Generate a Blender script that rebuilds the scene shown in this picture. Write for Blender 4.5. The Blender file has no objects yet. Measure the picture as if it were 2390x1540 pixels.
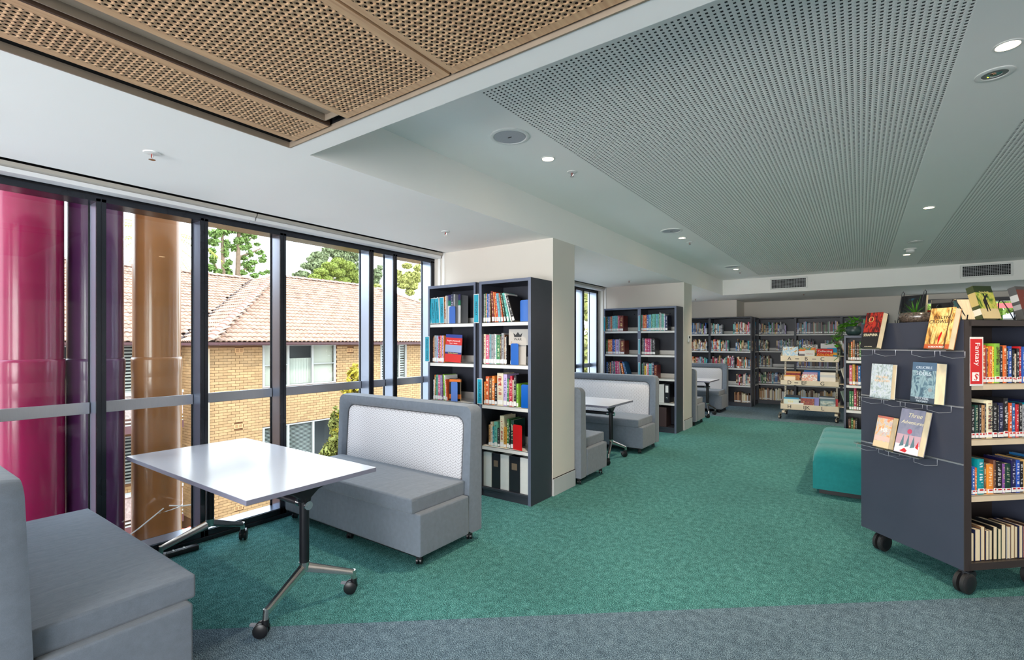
import bpy, bmesh, math, random
import numpy as np
from mathutils import Vector, Matrix, Euler
R = math.radians
random.seed(7)
scn = bpy.context.scene
COL = scn.collection

# ------------------------------------------------------------------ camera
CAMF, CCX, CCY, EYE = 1146.0, 1195.0, 798.0, 1.5      # calibration of the photograph (2390 x 1540)
TH = math.atan((2008 - CCX) / CAMF)
SN, CS = math.sin(TH), math.cos(TH)
cam = bpy.data.cameras.new('camera')
cam.sensor_width = 36.0
cam.lens = CAMF / 2390 * 36.0
cam.shift_y = (CCY - 770) / 2390
cam.clip_start = 0.05
cam.clip_end = 500
co = bpy.data.objects.new('camera', cam)
co.location = (0, 0, EYE)
co.rotation_euler = (R(90), 0, TH)
COL.objects.link(co)
scn.camera = co

# ------------------------------------------------------------------ world, exposure, large lights
scn.view_settings.view_transform = 'Standard'
scn.view_settings.look = 'None'
scn.view_settings.exposure = 0.55
scn.view_settings.gamma = 1.0
scn.view_settings.use_curve_mapping = False
scn.cycles.use_denoising = True
scn.cycles.max_bounces = 8
scn.cycles.diffuse_bounces = 5
scn.cycles.glossy_bounces = 4
scn.cycles.transparent_max_bounces = 16
scn.cycles.sample_clamp_indirect = 6
W = bpy.data.worlds.new('sky')
scn.world = W
W.use_nodes = True
nt = W.node_tree
bg = nt.nodes['Background']
tc = nt.nodes.new('ShaderNodeTexCoord')
sp = nt.nodes.new('ShaderNodeSeparateXYZ')
rp = nt.nodes.new('ShaderNodeValToRGB')
rp.color_ramp.elements[0].position = 0.0
rp.color_ramp.elements[0].color = (0.95, 0.97, 1.0, 1)
rp.color_ramp.elements[1].position = 0.9
rp.color_ramp.elements[1].color = (0.62, 0.79, 1.0, 1)
nt.links.new(tc.outputs['Generated'], sp.inputs[0])
nt.links.new(sp.outputs['Z'], rp.inputs[0])
nt.links.new(rp.outputs[0], bg.inputs['Color'])
bg.inputs['Strength'].default_value = 4.2

def lamp(name, kind, loc, energy, color=(1, 1, 1), rot=(0, 0, 0), **kw):
    l = bpy.data.lights.new(name, kind)
    l.energy = energy
    l.color = color
    for k, v in kw.items():
        setattr(l, k, v)
    o = bpy.data.objects.new(name, l)
    o.location = loc
    o.rotation_euler = rot
    COL.objects.link(o)
    return o
# sun from the room's side of the building: it lights the house across the yard, not the room
so = lamp('sun', 'SUN', (10, -10, 20), 1.7, (1.0, 0.93, 0.82), angle=R(4))
so.rotation_euler = Vector((-0.62, 0.30, -0.72)).to_track_quat('-Z', 'Y').to_euler()
# added fill lamps, out of view behind and to the right of the camera
lamp('fill_light_right', 'AREA', (6.85, 4.6, 1.35), 35, (1.0, 0.97, 0.94), (0, R(90), 0), shape='RECTANGLE', size=2.2, size_y=16.0)
lamp('fill_light_back', 'AREA', (-0.9, -3.85, 1.3), 235, (1.0, 0.965, 0.93), (R(90), 0, 0), shape='RECTANGLE', size=5.6, size_y=2.4)

# ------------------------------------------------------------------ helpers
def ray(px, py):
    u = (px - CCX) / CAMF
    return Vector((-SN + u * CS, CS + u * SN, (CCY - py) / CAMF))
def at_x(px, py, X):
    r = ray(px, py); t = X / r.x
    return Vector((X, r.y * t, EYE + r.z * t))
def at_y(px, py, Y):
    r = ray(px, py); t = Y / r.y
    return Vector((r.x * t, Y, EYE + r.z * t))
def at_z(px, py, Z):
    r = ray(px, py); t = (Z - EYE) / r.z
    return Vector((r.x * t, r.y * t, Z))

def lin(c):
    return tuple(((v / 255) / 12.92 if v / 255 <= .04045 else ((v / 255 + .055) / 1.055) ** 2.4) for v in c)
MATS = {}
def M(name, col=(128, 128, 128), rough=.6, metal=0., var=0., vscale=8., bump=0., bscale=200., spec=.5, stretch=(1, 1, 1), coat=0., emit=None, estr=0., rnd=0., coord='Object', sheen=0., detail=3.):
    if name in MATS:
        return MATS[name]
    m = bpy.data.materials.new(name)
    m.use_nodes = True
    N, L = m.node_tree.nodes, m.node_tree.links
    b = N['Principled BSDF']
    c = lin(col)
    b.inputs['Base Color'].default_value = (*c, 1)
    b.inputs['Roughness'].default_value = rough
    b.inputs['Metallic'].default_value = metal
    b.inputs['Specular IOR Level'].default_value = spec
    if coat:
        b.inputs['Coat Weight'].default_value = coat
        b.inputs['Coat Roughness'].default_value = .08
    if sheen:
        b.inputs['Sheen Weight'].default_value = sheen
        b.inputs['Sheen Roughness'].default_value = .4
    if emit:
        b.inputs['Emission Color'].default_value = (*lin(emit), 1)
        b.inputs['Emission Strength'].default_value = estr
    if var or bump or rnd:
        tcn = N.new('ShaderNodeTexCoord'); mp = N.new('ShaderNodeMapping')
        mp.inputs['Scale'].default_value = stretch
        L.new(tcn.outputs[coord], mp.inputs[0])
    src = None
    if var:
        nz = N.new('ShaderNodeTexNoise'); nz.inputs['Scale'].default_value = vscale; nz.inputs['Detail'].default_value = detail
        L.new(mp.outputs[0], nz.inputs['Vector'])
        r = N.new('ShaderNodeMapRange')
        r.inputs['From Min'].default_value = .3; r.inputs['From Max'].default_value = .7
        r.inputs['To Min'].default_value = 1 - var; r.inputs['To Max'].default_value = 1 + var
        L.new(nz.outputs['Fac'], r.inputs['Value'])
        src = r.outputs[0]
    if rnd:
        oi = N.new('ShaderNodeObjectInfo'); ge = N.new('ShaderNodeNewGeometry')
        ad = N.new('ShaderNodeMath'); ad.operation = 'ADD'
        L.new(oi.outputs['Random'], ad.inputs[0]); L.new(ge.outputs['Random Per Island'], ad.inputs[1])
        fr = N.new('ShaderNodeMath'); fr.operation = 'FRACT'
        L.new(ad.outputs[0], fr.inputs[0])
        r2 = N.new('ShaderNodeMapRange')
        r2.inputs['To Min'].default_value = 1 - rnd; r2.inputs['To Max'].default_value = 1 + rnd * .6
        L.new(fr.outputs[0], r2.inputs['Value'])
        if src is not None:
            mu = N.new('ShaderNodeMath'); mu.operation = 'MULTIPLY'
            L.new(src, mu.inputs[0]); L.new(r2.outputs[0], mu.inputs[1]); src = mu.outputs[0]
        else:
            src = r2.outputs[0]
    if src is not None:
        vm = N.new('ShaderNodeVectorMath'); vm.operation = 'SCALE'
        vm.inputs[0].default_value = c
        L.new(src, vm.inputs['Scale'])
        L.new(vm.outputs[0], b.inputs['Base Color'])
    if bump:
        nb = N.new('ShaderNodeTexNoise'); nb.inputs['Scale'].default_value = bscale; nb.inputs['Detail'].default_value = 2
        L.new(mp.outputs[0], nb.inputs['Vector'])
        bp = N.new('ShaderNodeBump'); bp.inputs['Strength'].default_value = bump; bp.inputs['Distance'].default_value = .01
        L.new(nb.outputs['Fac'], bp.inputs['Height'])
        L.new(bp.outputs[0], b.inputs['Normal'])
    MATS[name] = m
    return m

class MB:
    """collects polygons for ONE mesh"""
    def __init__(s):
        s.v, s.f, s.m = [], [], []
    def add(s, vs, fs, mi=0):
        o = len(s.v)
        s.v += [tuple(v) for v in vs]
        s.f += [tuple(i + o for i in f) for f in fs]
        s.m += [mi] * len(fs)
        return s
    def box(s, x0, x1, y0, y1, z0, z1, mi=0, T=None):
        vs = [Vector(p) for p in ((x0, y0, z0), (x1, y0, z0), (x1, y1, z0), (x0, y1, z0), (x0, y0, z1), (x1, y0, z1), (x1, y1, z1), (x0, y1, z1))]
        if T is not None:
            vs = [T @ v for v in vs]
        return s.add(vs, [(0, 3, 2, 1), (4, 5, 6, 7), (0, 1, 5, 4), (1, 2, 6, 5), (2, 3, 7, 6), (3, 0, 4, 7)], mi)
    def prism(s, poly, a0, a1, axis='x', mi=0, T=None):
        n = len(poly)
        def P(p, a):
            return Vector({'x': (a, p[0], p[1]), 'y': (p[0], a, p[1]), 'z': (p[0], p[1], a)}[axis])
        vs = [P(p, a0) for p in poly] + [P(p, a1) for p in poly]
        if T is not None:
            vs = [T @ v for v in vs]
        fs = [tuple(range(n))[::-1], tuple(range(n, 2 * n))] + [(i, (i + 1) % n, n + (i + 1) % n, n + i) for i in range(n)]
        return s.add(vs, fs, mi)
    def tube(s, pts, r, n=10, mi=0, caps=True, closed=False):
        pts = [Vector(p) for p in pts]
        rs = r if isinstance(r, (list, tuple)) else [r] * len(pts)
        k = len(pts); vs = []; ref = None
        for i, p in enumerate(pts):
            if closed:
                d = pts[(i + 1) % k] - pts[i - 1]
            else:
                d = pts[min(i + 1, k - 1)] - pts[max(i - 1, 0)]
            d.normalize()
            if ref is None:
                ref = Vector((0, 0, 1)) if abs(d.z) < .9 else Vector((1, 0, 0))
            a = d.cross(ref)
            if a.length < 1e-5:
                a = d.cross(Vector((0, 1, 0)))
            a.normalize(); b = d.cross(a); ref = -b if False else ref
            for j in range(n):
                t = 2 * math.pi * j / n
                vs.append(p + a * (math.cos(t) * rs[i]) + b * (math.sin(t) * rs[i]))
        fs = []
        for i in range(k if closed else k - 1):
            q = (i + 1) % k
            for j in range(n):
                fs.append((i * n + j, i * n + (j + 1) % n, q * n + (j + 1) % n, q * n + j))
        if caps and not closed:
            fs.append(tuple(range(n))[::-1]); fs.append(tuple(range((k - 1) * n, k * n)))
        return s.add(vs, fs, mi)
    def lathe(s, prof, n=24, T=None, mi=0):
        vs, fs = [], []
        for (r, z) in prof:
            for j in range(n):
                t = 2 * math.pi * j / n
                v = Vector((r * math.cos(t), r * math.sin(t), z))
                vs.append(T @ v if T is not None else v)
        for i in range(len(prof) - 1):
            for j in range(n):
                fs.append((i * n + j, i * n + (j + 1) % n, (i + 1) * n + (j + 1) % n, (i + 1) * n + j))
        if prof[0][0] > 1e-6: fs.append(tuple(range(n))[::-1])
        if prof[-1][0] > 1e-6: fs.append(tuple(range((len(prof) - 1) * n, len(prof) * n)))
        return s.add(vs, fs, mi)
    def mesh(s, name):
        me = bpy.data.meshes.new(name)
        me.from_pydata(s.v, [], s.f)
        if any(s.m):
            me.polygons.foreach_set('material_index', s.m)
        me.update()
        return me

def fixn(me):
    bm = bmesh.new(); bm.from_mesh(me)
    bmesh.ops.remove_doubles(bm, verts=bm.verts, dist=1e-6)
    bmesh.ops.recalc_face_normals(bm, faces=bm.faces)
    bm.to_mesh(me); bm.free()

def mk(name, mb, mats, parent=None, loc=None, rot=None, smooth=None, bevel=0, segs=2, fix=True, kind=None, label=None, cat=None, group=None):
    me = mb.mesh(name) if isinstance(mb, MB) else mb
    if fix and isinstance(mb, MB):
        fixn(me)
    if not isinstance(mats, (list, tuple)):
        mats = [mats]
    if len(me.materials) == 0:
        for m in mats:
            me.materials.append(m)
    if smooth is not None:
        me.shade_smooth(); me.set_sharp_from_angle(angle=R(smooth))
    o = bpy.data.objects.new(name, me)
    COL.objects.link(o)
    if parent is not None: o.parent = parent
    if loc is not None: o.location = loc
    if rot is not None: o.rotation_euler = rot
    if bevel:
        bv = o.modifiers.new('bevel', 'BEVEL'); bv.width = bevel; bv.segments = segs; bv.limit_method = 'ANGLE'; bv.angle_limit = R(40)
        me.shade_smooth()
        try:
            o.data.set_sharp_from_angle(angle=R(180))
        except Exception:
            pass
        wn = o.modifiers.new('wn', 'WEIGHTED_NORMAL'); wn.keep_sharp = False
    tag(o, label, cat, group, kind)
    return o
def tag(o, label=None, cat=None, group=None, kind=None):
    if label: o['label'] = label
    if cat: o['category'] = cat
    if group: o['group'] = group
    if kind: o['kind'] = kind
    return o
def thing(name, label, cat, loc=(0, 0, 0), rz=0., group=None):
    o = bpy.data.objects.new(name, None)
    o.empty_display_size = .1
    COL.objects.link(o)
    o.location = loc; o.rotation_euler = (0, 0, rz)
    return tag(o, label, cat, group)
def struct(name, mb=None, mats=None, loc=None, **k):
    if mb is None:
        o = bpy.data.objects.new(name, None); COL.objects.link(o); o.location = loc or (0, 0, 0)
        o['kind'] = 'structure'
        return o
    return mk(name, mb, mats, loc=loc, kind='structure', **k)
def copy_tree(o, loc=None, rz=None, label=None, parent=None):
    c = o.copy(); COL.objects.link(c)
    if parent is not None: c.parent = parent
    if loc is not None: c.location = loc
    if rz is not None: c.rotation_euler = (0, 0, rz)
    if label: c['label'] = label
    for ch in [x for x in ALLCH.get(o.name, [])]:
        copy_tree(ch, parent=c)
    return c
ALLCH = {}
def index_children(root):
    for x in root.children_recursive:
        ALLCH.setdefault(x.parent.name, []).append(x)

def text_obj(name, s, size, mat, parent=None, M4=None, ext=.0006, align='CENTER', sx=1., shear=0., label=None, space=1.):
    cu = bpy.data.curves.new(name, 'FONT')
    cu.body = s; cu.size = size; cu.extrude = ext; cu.align_x = align; cu.align_y = 'CENTER'
    cu.resolution_u = 3; cu.shear = shear; cu.space_character = space
    tmp = bpy.data.objects.new('tmp', cu); COL.objects.link(tmp)
    dg = bpy.context.evaluated_depsgraph_get()
    me = bpy.data.meshes.new_from_object(tmp.evaluated_get(dg))
    bpy.data.objects.remove(tmp); bpy.data.curves.remove(cu)
    if sx != 1.: me.transform(Matrix.Diagonal((sx, 1, 1, 1)))
    if M4 is not None: me.transform(M4)
    me.materials.clear(); me.materials.append(mat)
    o = bpy.data.objects.new(name, me); COL.objects.link(o)
    if parent is not None: o.parent = parent
    if label: o['label'] = label
    return o
# text standing upright, read from -y (x to the right, z up)
def TXZ(x, y, z, rz=0., ry=0.):
    return Matrix.Translation((x, y, z)) @ Matrix.Rotation(rz, 4, 'Z') @ Matrix.Rotation(R(90), 4, 'X') @ Matrix.Rotation(ry, 4, 'Z')

# ------------------------------------------------------------------ materials
white = M('white_paint', (236, 234, 230), .7, var=.02, vscale=1.5)
ceilm = M('ceiling_paint', (244, 242, 238), .75, var=.015, vscale=1.)
wallm = M('wall_paint', (218, 212, 202), .65, var=.02, vscale=1.5)
frame_m = M('anthracite_metal', (44, 47, 54), .24, metal=.55, spec=.6, var=.05, vscale=5)
reveal_skylit_m = M('mullion_metal_skylit', (150, 162, 182), .28, metal=.9, var=.03, vscale=5)  # frame metal paled to blue: the sky's reflection put into the colour
alu = M('satin_aluminium', (176, 176, 180), .35, metal=.7, var=.03, vscale=20, stretch=(1, 20, 1))
polished = M('polished_aluminium', (205, 200, 195), .18, metal=1., var=.04, vscale=15)
chrome = M('chrome', (210, 210, 212), .12, metal=1.)
black = M('black_plastic', (20, 20, 24), .35, var=.1, vscale=30)
blackm = M('black_powdercoat', (24, 26, 31), .32, metal=.2, var=.08, vscale=40)
void = M('dark_void', (12, 12, 14), .9)
bronze = M('bronze_metal', (150, 136, 120), .45, metal=.35, var=.06, vscale=12)
shelfdark = M('charcoal_laminate', (52, 55, 65), .42, var=.06, vscale=10, spec=.5)
shelfedge_lit = M('charcoal_edge_lit', (104, 112, 132), .38, metal=.25, var=.04, vscale=12)  # charcoal banding paled: brightness of the lit front edges put into the colour
shelfwhite = M('shelf_white', (225, 224, 220), .5, var=.03, vscale=10)
creamm = M('cream_metal', (226, 212, 186), .45, var=.05, vscale=9)
rubber = M('rubber', (26, 26, 28), .6)
plate = M('plate_white', (225, 225, 222), .45, var=.02, vscale=30)
lampm = M('lamp_ring', (255, 235, 200), .5, emit=(255, 222, 170), estr=22.)
pages = M('page_edges', (222, 206, 172), .85, var=.1, vscale=120, stretch=(1, .1, .1))
sticker = M('sticker_white', (238, 238, 236), .5, var=.06, vscale=120)
seahorse = M('sticker_red', (200, 40, 40), .5)

def newmat(name):
    m = bpy.data.materials.new(name); m.use_nodes = True
    return m, m.node_tree.nodes, m.node_tree.links, m.node_tree.nodes['Principled BSDF']
def carpet(name, stops, tint=.12):
    m, N, L, b = newmat(name)
    t = N.new('ShaderNodeTexCoord')
    n1 = N.new('ShaderNodeTexNoise'); n1.inputs['Scale'].default_value = 240; n1.inputs['Detail'].default_value = 3; n1.inputs['Roughness'].default_value = .7
    n2 = N.new('ShaderNodeTexNoise'); n2.inputs['Scale'].default_value = 26; n2.inputs['Detail'].default_value = 3
    n3 = N.new('ShaderNodeTexNoise'); n3.inputs['Scale'].default_value = 1.1; n3.inputs['Detail'].default_value = 2
    mp = N.new('ShaderNodeMapping'); mp.inputs['Scale'].default_value = (1, .75, 1)
    L.new(t.outputs['Object'], mp.inputs[0])
    for n in (n1, n2, n3): L.new(mp.outputs[0], n.inputs['Vector'])
    r = N.new('ShaderNodeValToRGB'); cr = r.color_ramp
    while len(cr.elements) < len(stops): cr.elements.new(.5)
    for e, (p, c) in zip(cr.elements, stops):
        e.position = p; e.color = (*lin(c), 1)
    ma = N.new('ShaderNodeMath'); ma.operation = 'MULTIPLY_ADD'; ma.inputs[1].default_value = .14; ma.inputs[2].default_value = -.07
    L.new(n2.outputs['Fac'], ma.inputs[0])
    ad = N.new('ShaderNodeMath'); L.new(n1.outputs['Fac'], ad.inputs[0]); L.new(ma.outputs[0], ad.inputs[1])
    L.new(ad.outputs[0], r.inputs[0])
    mr = N.new('ShaderNodeMapRange'); mr.inputs['From Min'].default_value = .3; mr.inputs['From Max'].default_value = .7
    mr.inputs['To Min'].default_value = 1 - tint; mr.inputs['To Max'].default_value = 1 + tint
    L.new(n3.outputs['Fac'], mr.inputs['Value'])
    vm = N.new('ShaderNodeVectorMath'); vm.operation = 'SCALE'
    L.new(r.outputs[0], vm.inputs[0]); L.new(mr.outputs[0], vm.inputs['Scale'])
    L.new(vm.outputs[0], b.inputs['Base Color'])
    b.inputs['Roughness'].default_value = .95; b.inputs['Specular IOR Level'].default_value = .15
    bp = N.new('ShaderNodeBump'); bp.inputs['Strength'].default_value = .5; bp.inputs['Distance'].default_value = .006
    L.new(n1.outputs['Fac'], bp.inputs['Height']); L.new(bp.outputs[0], b.inputs['Normal'])
    return m
carpet_green = carpet('teal_carpet', [(.36, (14, 36, 38)), (.455, (38, 86, 84)), (.54, (70, 138, 134)), (.63, (142, 200, 198))])
carpet_grey = carpet('grey_blue_carpet', [(.36, (24, 36, 46)), (.455, (66, 86, 100)), (.54, (104, 128, 142)), (.63, (160, 184, 196))])

def fabric(name, col, wr=.35):
    m, N, L, b = newmat(name)
    t = N.new('ShaderNodeTexCoord')
    n1 = N.new('ShaderNodeTexNoise'); n1.inputs['Scale'].default_value = 420; n1.inputs['Detail'].default_value = 2
    n2 = N.new('ShaderNodeTexNoise'); n2.inputs['Scale'].default_value = 7; n2.inputs['Detail'].default_value = 3; n2.inputs['Distortion'].default_value = .8
    n3 = N.new('ShaderNodeTexNoise'); n3.inputs['Scale'].default_value = 30; n3.inputs['Detail'].default_value = 4
    mp = N.new('ShaderNodeMapping'); mp.inputs['Scale'].default_value = (2.5, .7, .7)
    L.new(t.outputs['Object'], mp.inputs[0]); L.new(mp.outputs[0], n2.inputs['Vector'])
    L.new(t.outputs['Object'], n1.inputs['Vector']); L.new(t.outputs['Object'], n3.inputs['Vector'])
    mr = N.new('ShaderNodeMapRange'); mr.inputs['From Min'].default_value = .3; mr.inputs['From Max'].default_value = .7
    mr.inputs['To Min'].default_value = .86; mr.inputs['To Max'].default_value = 1.12
    ad = N.new('ShaderNodeMath'); ad.operation = 'MULTIPLY_ADD'; ad.inputs[1].default_value = .5
    h = N.new('ShaderNodeMath'); h.operation = 'MULTIPLY'; h.inputs[1].default_value = .5
    L.new(n3.outputs['Fac'], h.inputs[0]); L.new(n1.outputs['Fac'], ad.inputs[0]); L.new(h.outputs[0], ad.inputs[2])
    L.new(ad.outputs[0], mr.inputs['Value'])
    vm = N.new('ShaderNodeVectorMath'); vm.operation = 'SCALE'; vm.inputs[0].default_value = lin(col)
    L.new(mr.outputs[0], vm.inputs['Scale']); L.new(vm.outputs[0], b.inputs['Base Color'])
    b.inputs['Roughness'].default_value = .9; b.inputs['Specular IOR Level'].default_value = .2
    b.inputs['Sheen Weight'].default_value = .25; b.inputs['Sheen Roughness'].default_value = .5
    b1 = N.new('ShaderNodeBump'); b1.inputs['Strength'].default_value = wr; b1.inputs['Distance'].default_value = .012
    b2 = N.new('ShaderNodeBump'); b2.inputs['Strength'].default_value = .15; b2.inputs['Distance'].default_value = .001
    L.new(n2.outputs['Fac'], b1.inputs['Height']); L.new(n1.outputs['Fac'], b2.inputs['Height'])
    L.new(b1.outputs[0], b2.inputs['Normal']); L.new(b2.outputs[0], b.inputs['Normal'])
    return m
seat_fab = fabric('grey_velour', (110, 119, 130))
ottoman_fab = fabric('teal_velvet', (32, 124, 124), .2)

def chevron(name):
    # pale upholstery woven in a herringbone of thin dark lines (print/weave on the cloth)
    m, N, L, b = newmat(name)
    t = N.new('ShaderNodeTexCoord'); s = N.new('ShaderNodeSeparateXYZ'); L.new(t.outputs['Object'], s.inputs[0])
    def mth(op, a, bb=None, c=None):
        n = N.new('ShaderNodeMath'); n.operation = op
        for i, v in enumerate((a, bb, c)):
            if v is None: continue
            if isinstance(v, (int, float)): n.inputs[i].default_value = v
            else: L.new(v, n.inputs[i])
        return n.outputs[0]
    X, Z = s.outputs['X'], s.outputs['Z']
    P = .052
    fx = mth('PINGPONG', mth('ADD', X, 5.), P / 2)                 # zigzag
    v = mth('ADD', Z, mth('MULTIPLY', fx, .75))
    a = mth('PINGPONG', mth('ADD', v, 5.), .0105)
    ln = mth('LESS_THAN', a, .0018)
    c = mth('PINGPONG', mth('ADD', X, 5.), P / 4)
    row = mth('PINGPONG', mth('ADD', v, 5.), .021)
    sel = mth('LESS_THAN', row, .0105)
    ln2 = mth('MULTIPLY', mth('LESS_THAN', c, .0012), sel)
    f = mth('MAXIMUM', ln, ln2)
    mx = N.new('ShaderNodeMix'); mx.data_type = 'RGBA'
    mx.inputs['A'].default_value = (*lin((216, 216, 220)), 1); mx.inputs['B'].default_value = (*lin((150, 148, 152)), 1)
    L.new(f, mx.inputs['Factor']); L.new(mx.outputs['Result'], b.inputs['Base Color'])
    b.inputs['Roughness'].default_value = .85; b.inputs['Specular IOR Level'].default_value = .2
    bp = N.new('ShaderNodeBump'); bp.inputs['Strength'].default_value = .4; bp.inputs['Distance'].default_value = .002; bp.invert = True
    L.new(f, bp.inputs['Height']); L.new(bp.outputs[0], b.inputs['Normal'])
    return m
pad_fab = chevron('herringbone_upholstery')

def woodmat(name, c1, c2):
    m, N, L, b = newmat(name)
    t = N.new('ShaderNodeTexCoord'); mp = N.new('ShaderNodeMapping'); mp.inputs['Scale'].default_value = (26, 1.2, 26)
    L.new(t.outputs['Object'], mp.inputs[0])
    n = N.new('ShaderNodeTexNoise'); n.inputs['Scale'].default_value = 2.2; n.inputs['Detail'].default_value = 6; n.inputs['Distortion'].default_value = .35
    L.new(mp.outputs[0], n.inputs['Vector'])
    r = N.new('ShaderNodeValToRGB'); r.color_ramp.elements[0].position = .3; r.color_ramp.elements[1].position = .7
    r.color_ramp.elements[0].color = (*lin(c1), 1); r.color_ramp.elements[1].color = (*lin(c2), 1)
    L.new(n.outputs['Fac'], r.inputs[0]); L.new(r.outputs[0], b.inputs['Base Color'])
    b.inputs['Roughness'].default_value = .42
    return m
wood = woodmat('oak_veneer', (176, 138, 104), (204, 168, 130))

def glassmat(name, tint=(1, 1, 1), refl=1.0):
    m = bpy.data.materials.new(name); m.use_nodes = True
    N, L = m.node_tree.nodes, m.node_tree.links
    N.remove(N['Principled BSDF'])
    o = N['Material Output']
    tr = N.new('ShaderNodeBsdfTransparent'); tr.inputs[0].default_value = (*tint, 1)
    g = N.new('ShaderNodeBsdfGlossy'); g.inputs['Roughness'].default_value = 0.0
    f = N.new('ShaderNodeLayerWeight'); f.inputs['Blend'].default_value = .5
    pw = N.new('ShaderNodeMath'); pw.operation = 'POWER'; pw.inputs[1].default_value = 4.5
    L.new(f.outputs['Facing'], pw.inputs[0])
    mu = N.new('ShaderNodeMath'); mu.operation = 'MULTIPLY_ADD'; mu.inputs[1].default_value = .7 * refl; mu.inputs[2].default_value = .012 * refl
    L.new(pw.outputs[0], mu.inputs[0])
    mx = N.new('ShaderNodeMixShader')
    L.new(mu.outputs[0], mx.inputs[0]); L.new(tr.outputs[0], mx.inputs[1]); L.new(g.outputs[0], mx.inputs[2]); L.new(mx.outputs[0], o.inputs[0])
    return m
glass = glassmat('window_glass', (.96, .98, .97), 1.3)
acrylic = glassmat('clear_acrylic', (.9, .92, .93), 1.6)

# ------------------------------------------------------------------ the room
ZL, ZH = 2.515, 2.838            # low and high ceiling
XW, XG = -4.03, -4.185           # inner face of the window frames, glass plane
XR, YB, YE = 7.0, -4.0, 13.72    # right wall, wall behind the camera, end wall
def gl(x): return 1.10 + (x + 2.87) * .825
mb = MB()
e = .0
mb.add([(XW, gl(XW), 0), (XR, gl(XR), 0), (XR, 10.5, 0), (XW, 10.5, 0)], [(0, 1, 2, 3)], 0)
mb.add([(XW, YB, 0), (XR, YB, 0), (XR, gl(XR), 0), (XW, gl(XW), 0)], [(0, 1, 2, 3)], 1)
mb.add([(XW, 10.5, 0), (XR, 10.5, 0), (XR, 14.2, 0), (XW, 14.2, 0)], [(0, 1, 2, 3)], 1)
mb.box(-4.25, XR, YB, 14.2, -.4, -.004, 2)
struct('floor', mb, [carpet_green, carpet_grey, white], fix=False)

mb = MB()                        # low ceiling: around the timber tray and the raised coffer
TX0, TX1, TY0, TY1 = -2.43, -.25, -.45, 1.42
mb.box(-3.84, -2.46, YB, 14.0, ZL, ZL + .02); mb.box(-2.46, -2.44, YB, 1.54, ZL, ZL + .02); mb.box(-2.46, -2.44, 11.35, 14.0, ZL, ZL + .02)
mb.box(-2.44, TX1, TY1, 1.54, ZL, ZL + .02); mb.box(-2.44, TX0, TY0, TY1, ZL, ZL + .02)
mb.box(TX1, XR, YB, 1.54, ZL, ZL + .02); mb.box(-2.44, TX1, YB, TY0, ZL, ZL + .02)
mb.box(-2.44, XR, 11.35, 14.0, ZL, ZL + .02)
mb.box(-4.2, -3.84, 4.15, 4.56, ZL, ZL + .02); mb.box(-4.2, -3.84, 8.5, 8.93, ZL, ZL + .02)
mb.box(-2.46, -2.44, 1.54, 11.35, ZL, ZH + .02)      # sides of the coffer
mb.box(-2.44, XR, 11.35, 11.37, ZL + .02, ZH + .02)
mb.box(-2.44, XR, 1.52, 1.54, ZL + .02, ZH + .02)
struct('ceiling', mb, ceilm)
PX0, PX1, PY0, PY1 = -1.662, .376, 2.052, 10.91
QX0 = .79; QX1 = QX0 + (PX1 - PX0)
mb = MB()                        # high ceiling around the two perforated fields
mb.box(-2.44, XR, 1.54, PY0, ZH, ZH + .02); mb.box(-2.44, XR, PY1, 11.35, ZH, ZH + .02)
mb.box(-2.44, PX0, PY0, PY1, ZH, ZH + .02); mb.box(PX1, QX0, PY0, PY1, ZH, ZH + .02); mb.box(QX1, XR, PY0, PY1, ZH, ZH + .02)
struct('ceiling_coffer', mb, ceilm)

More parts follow.
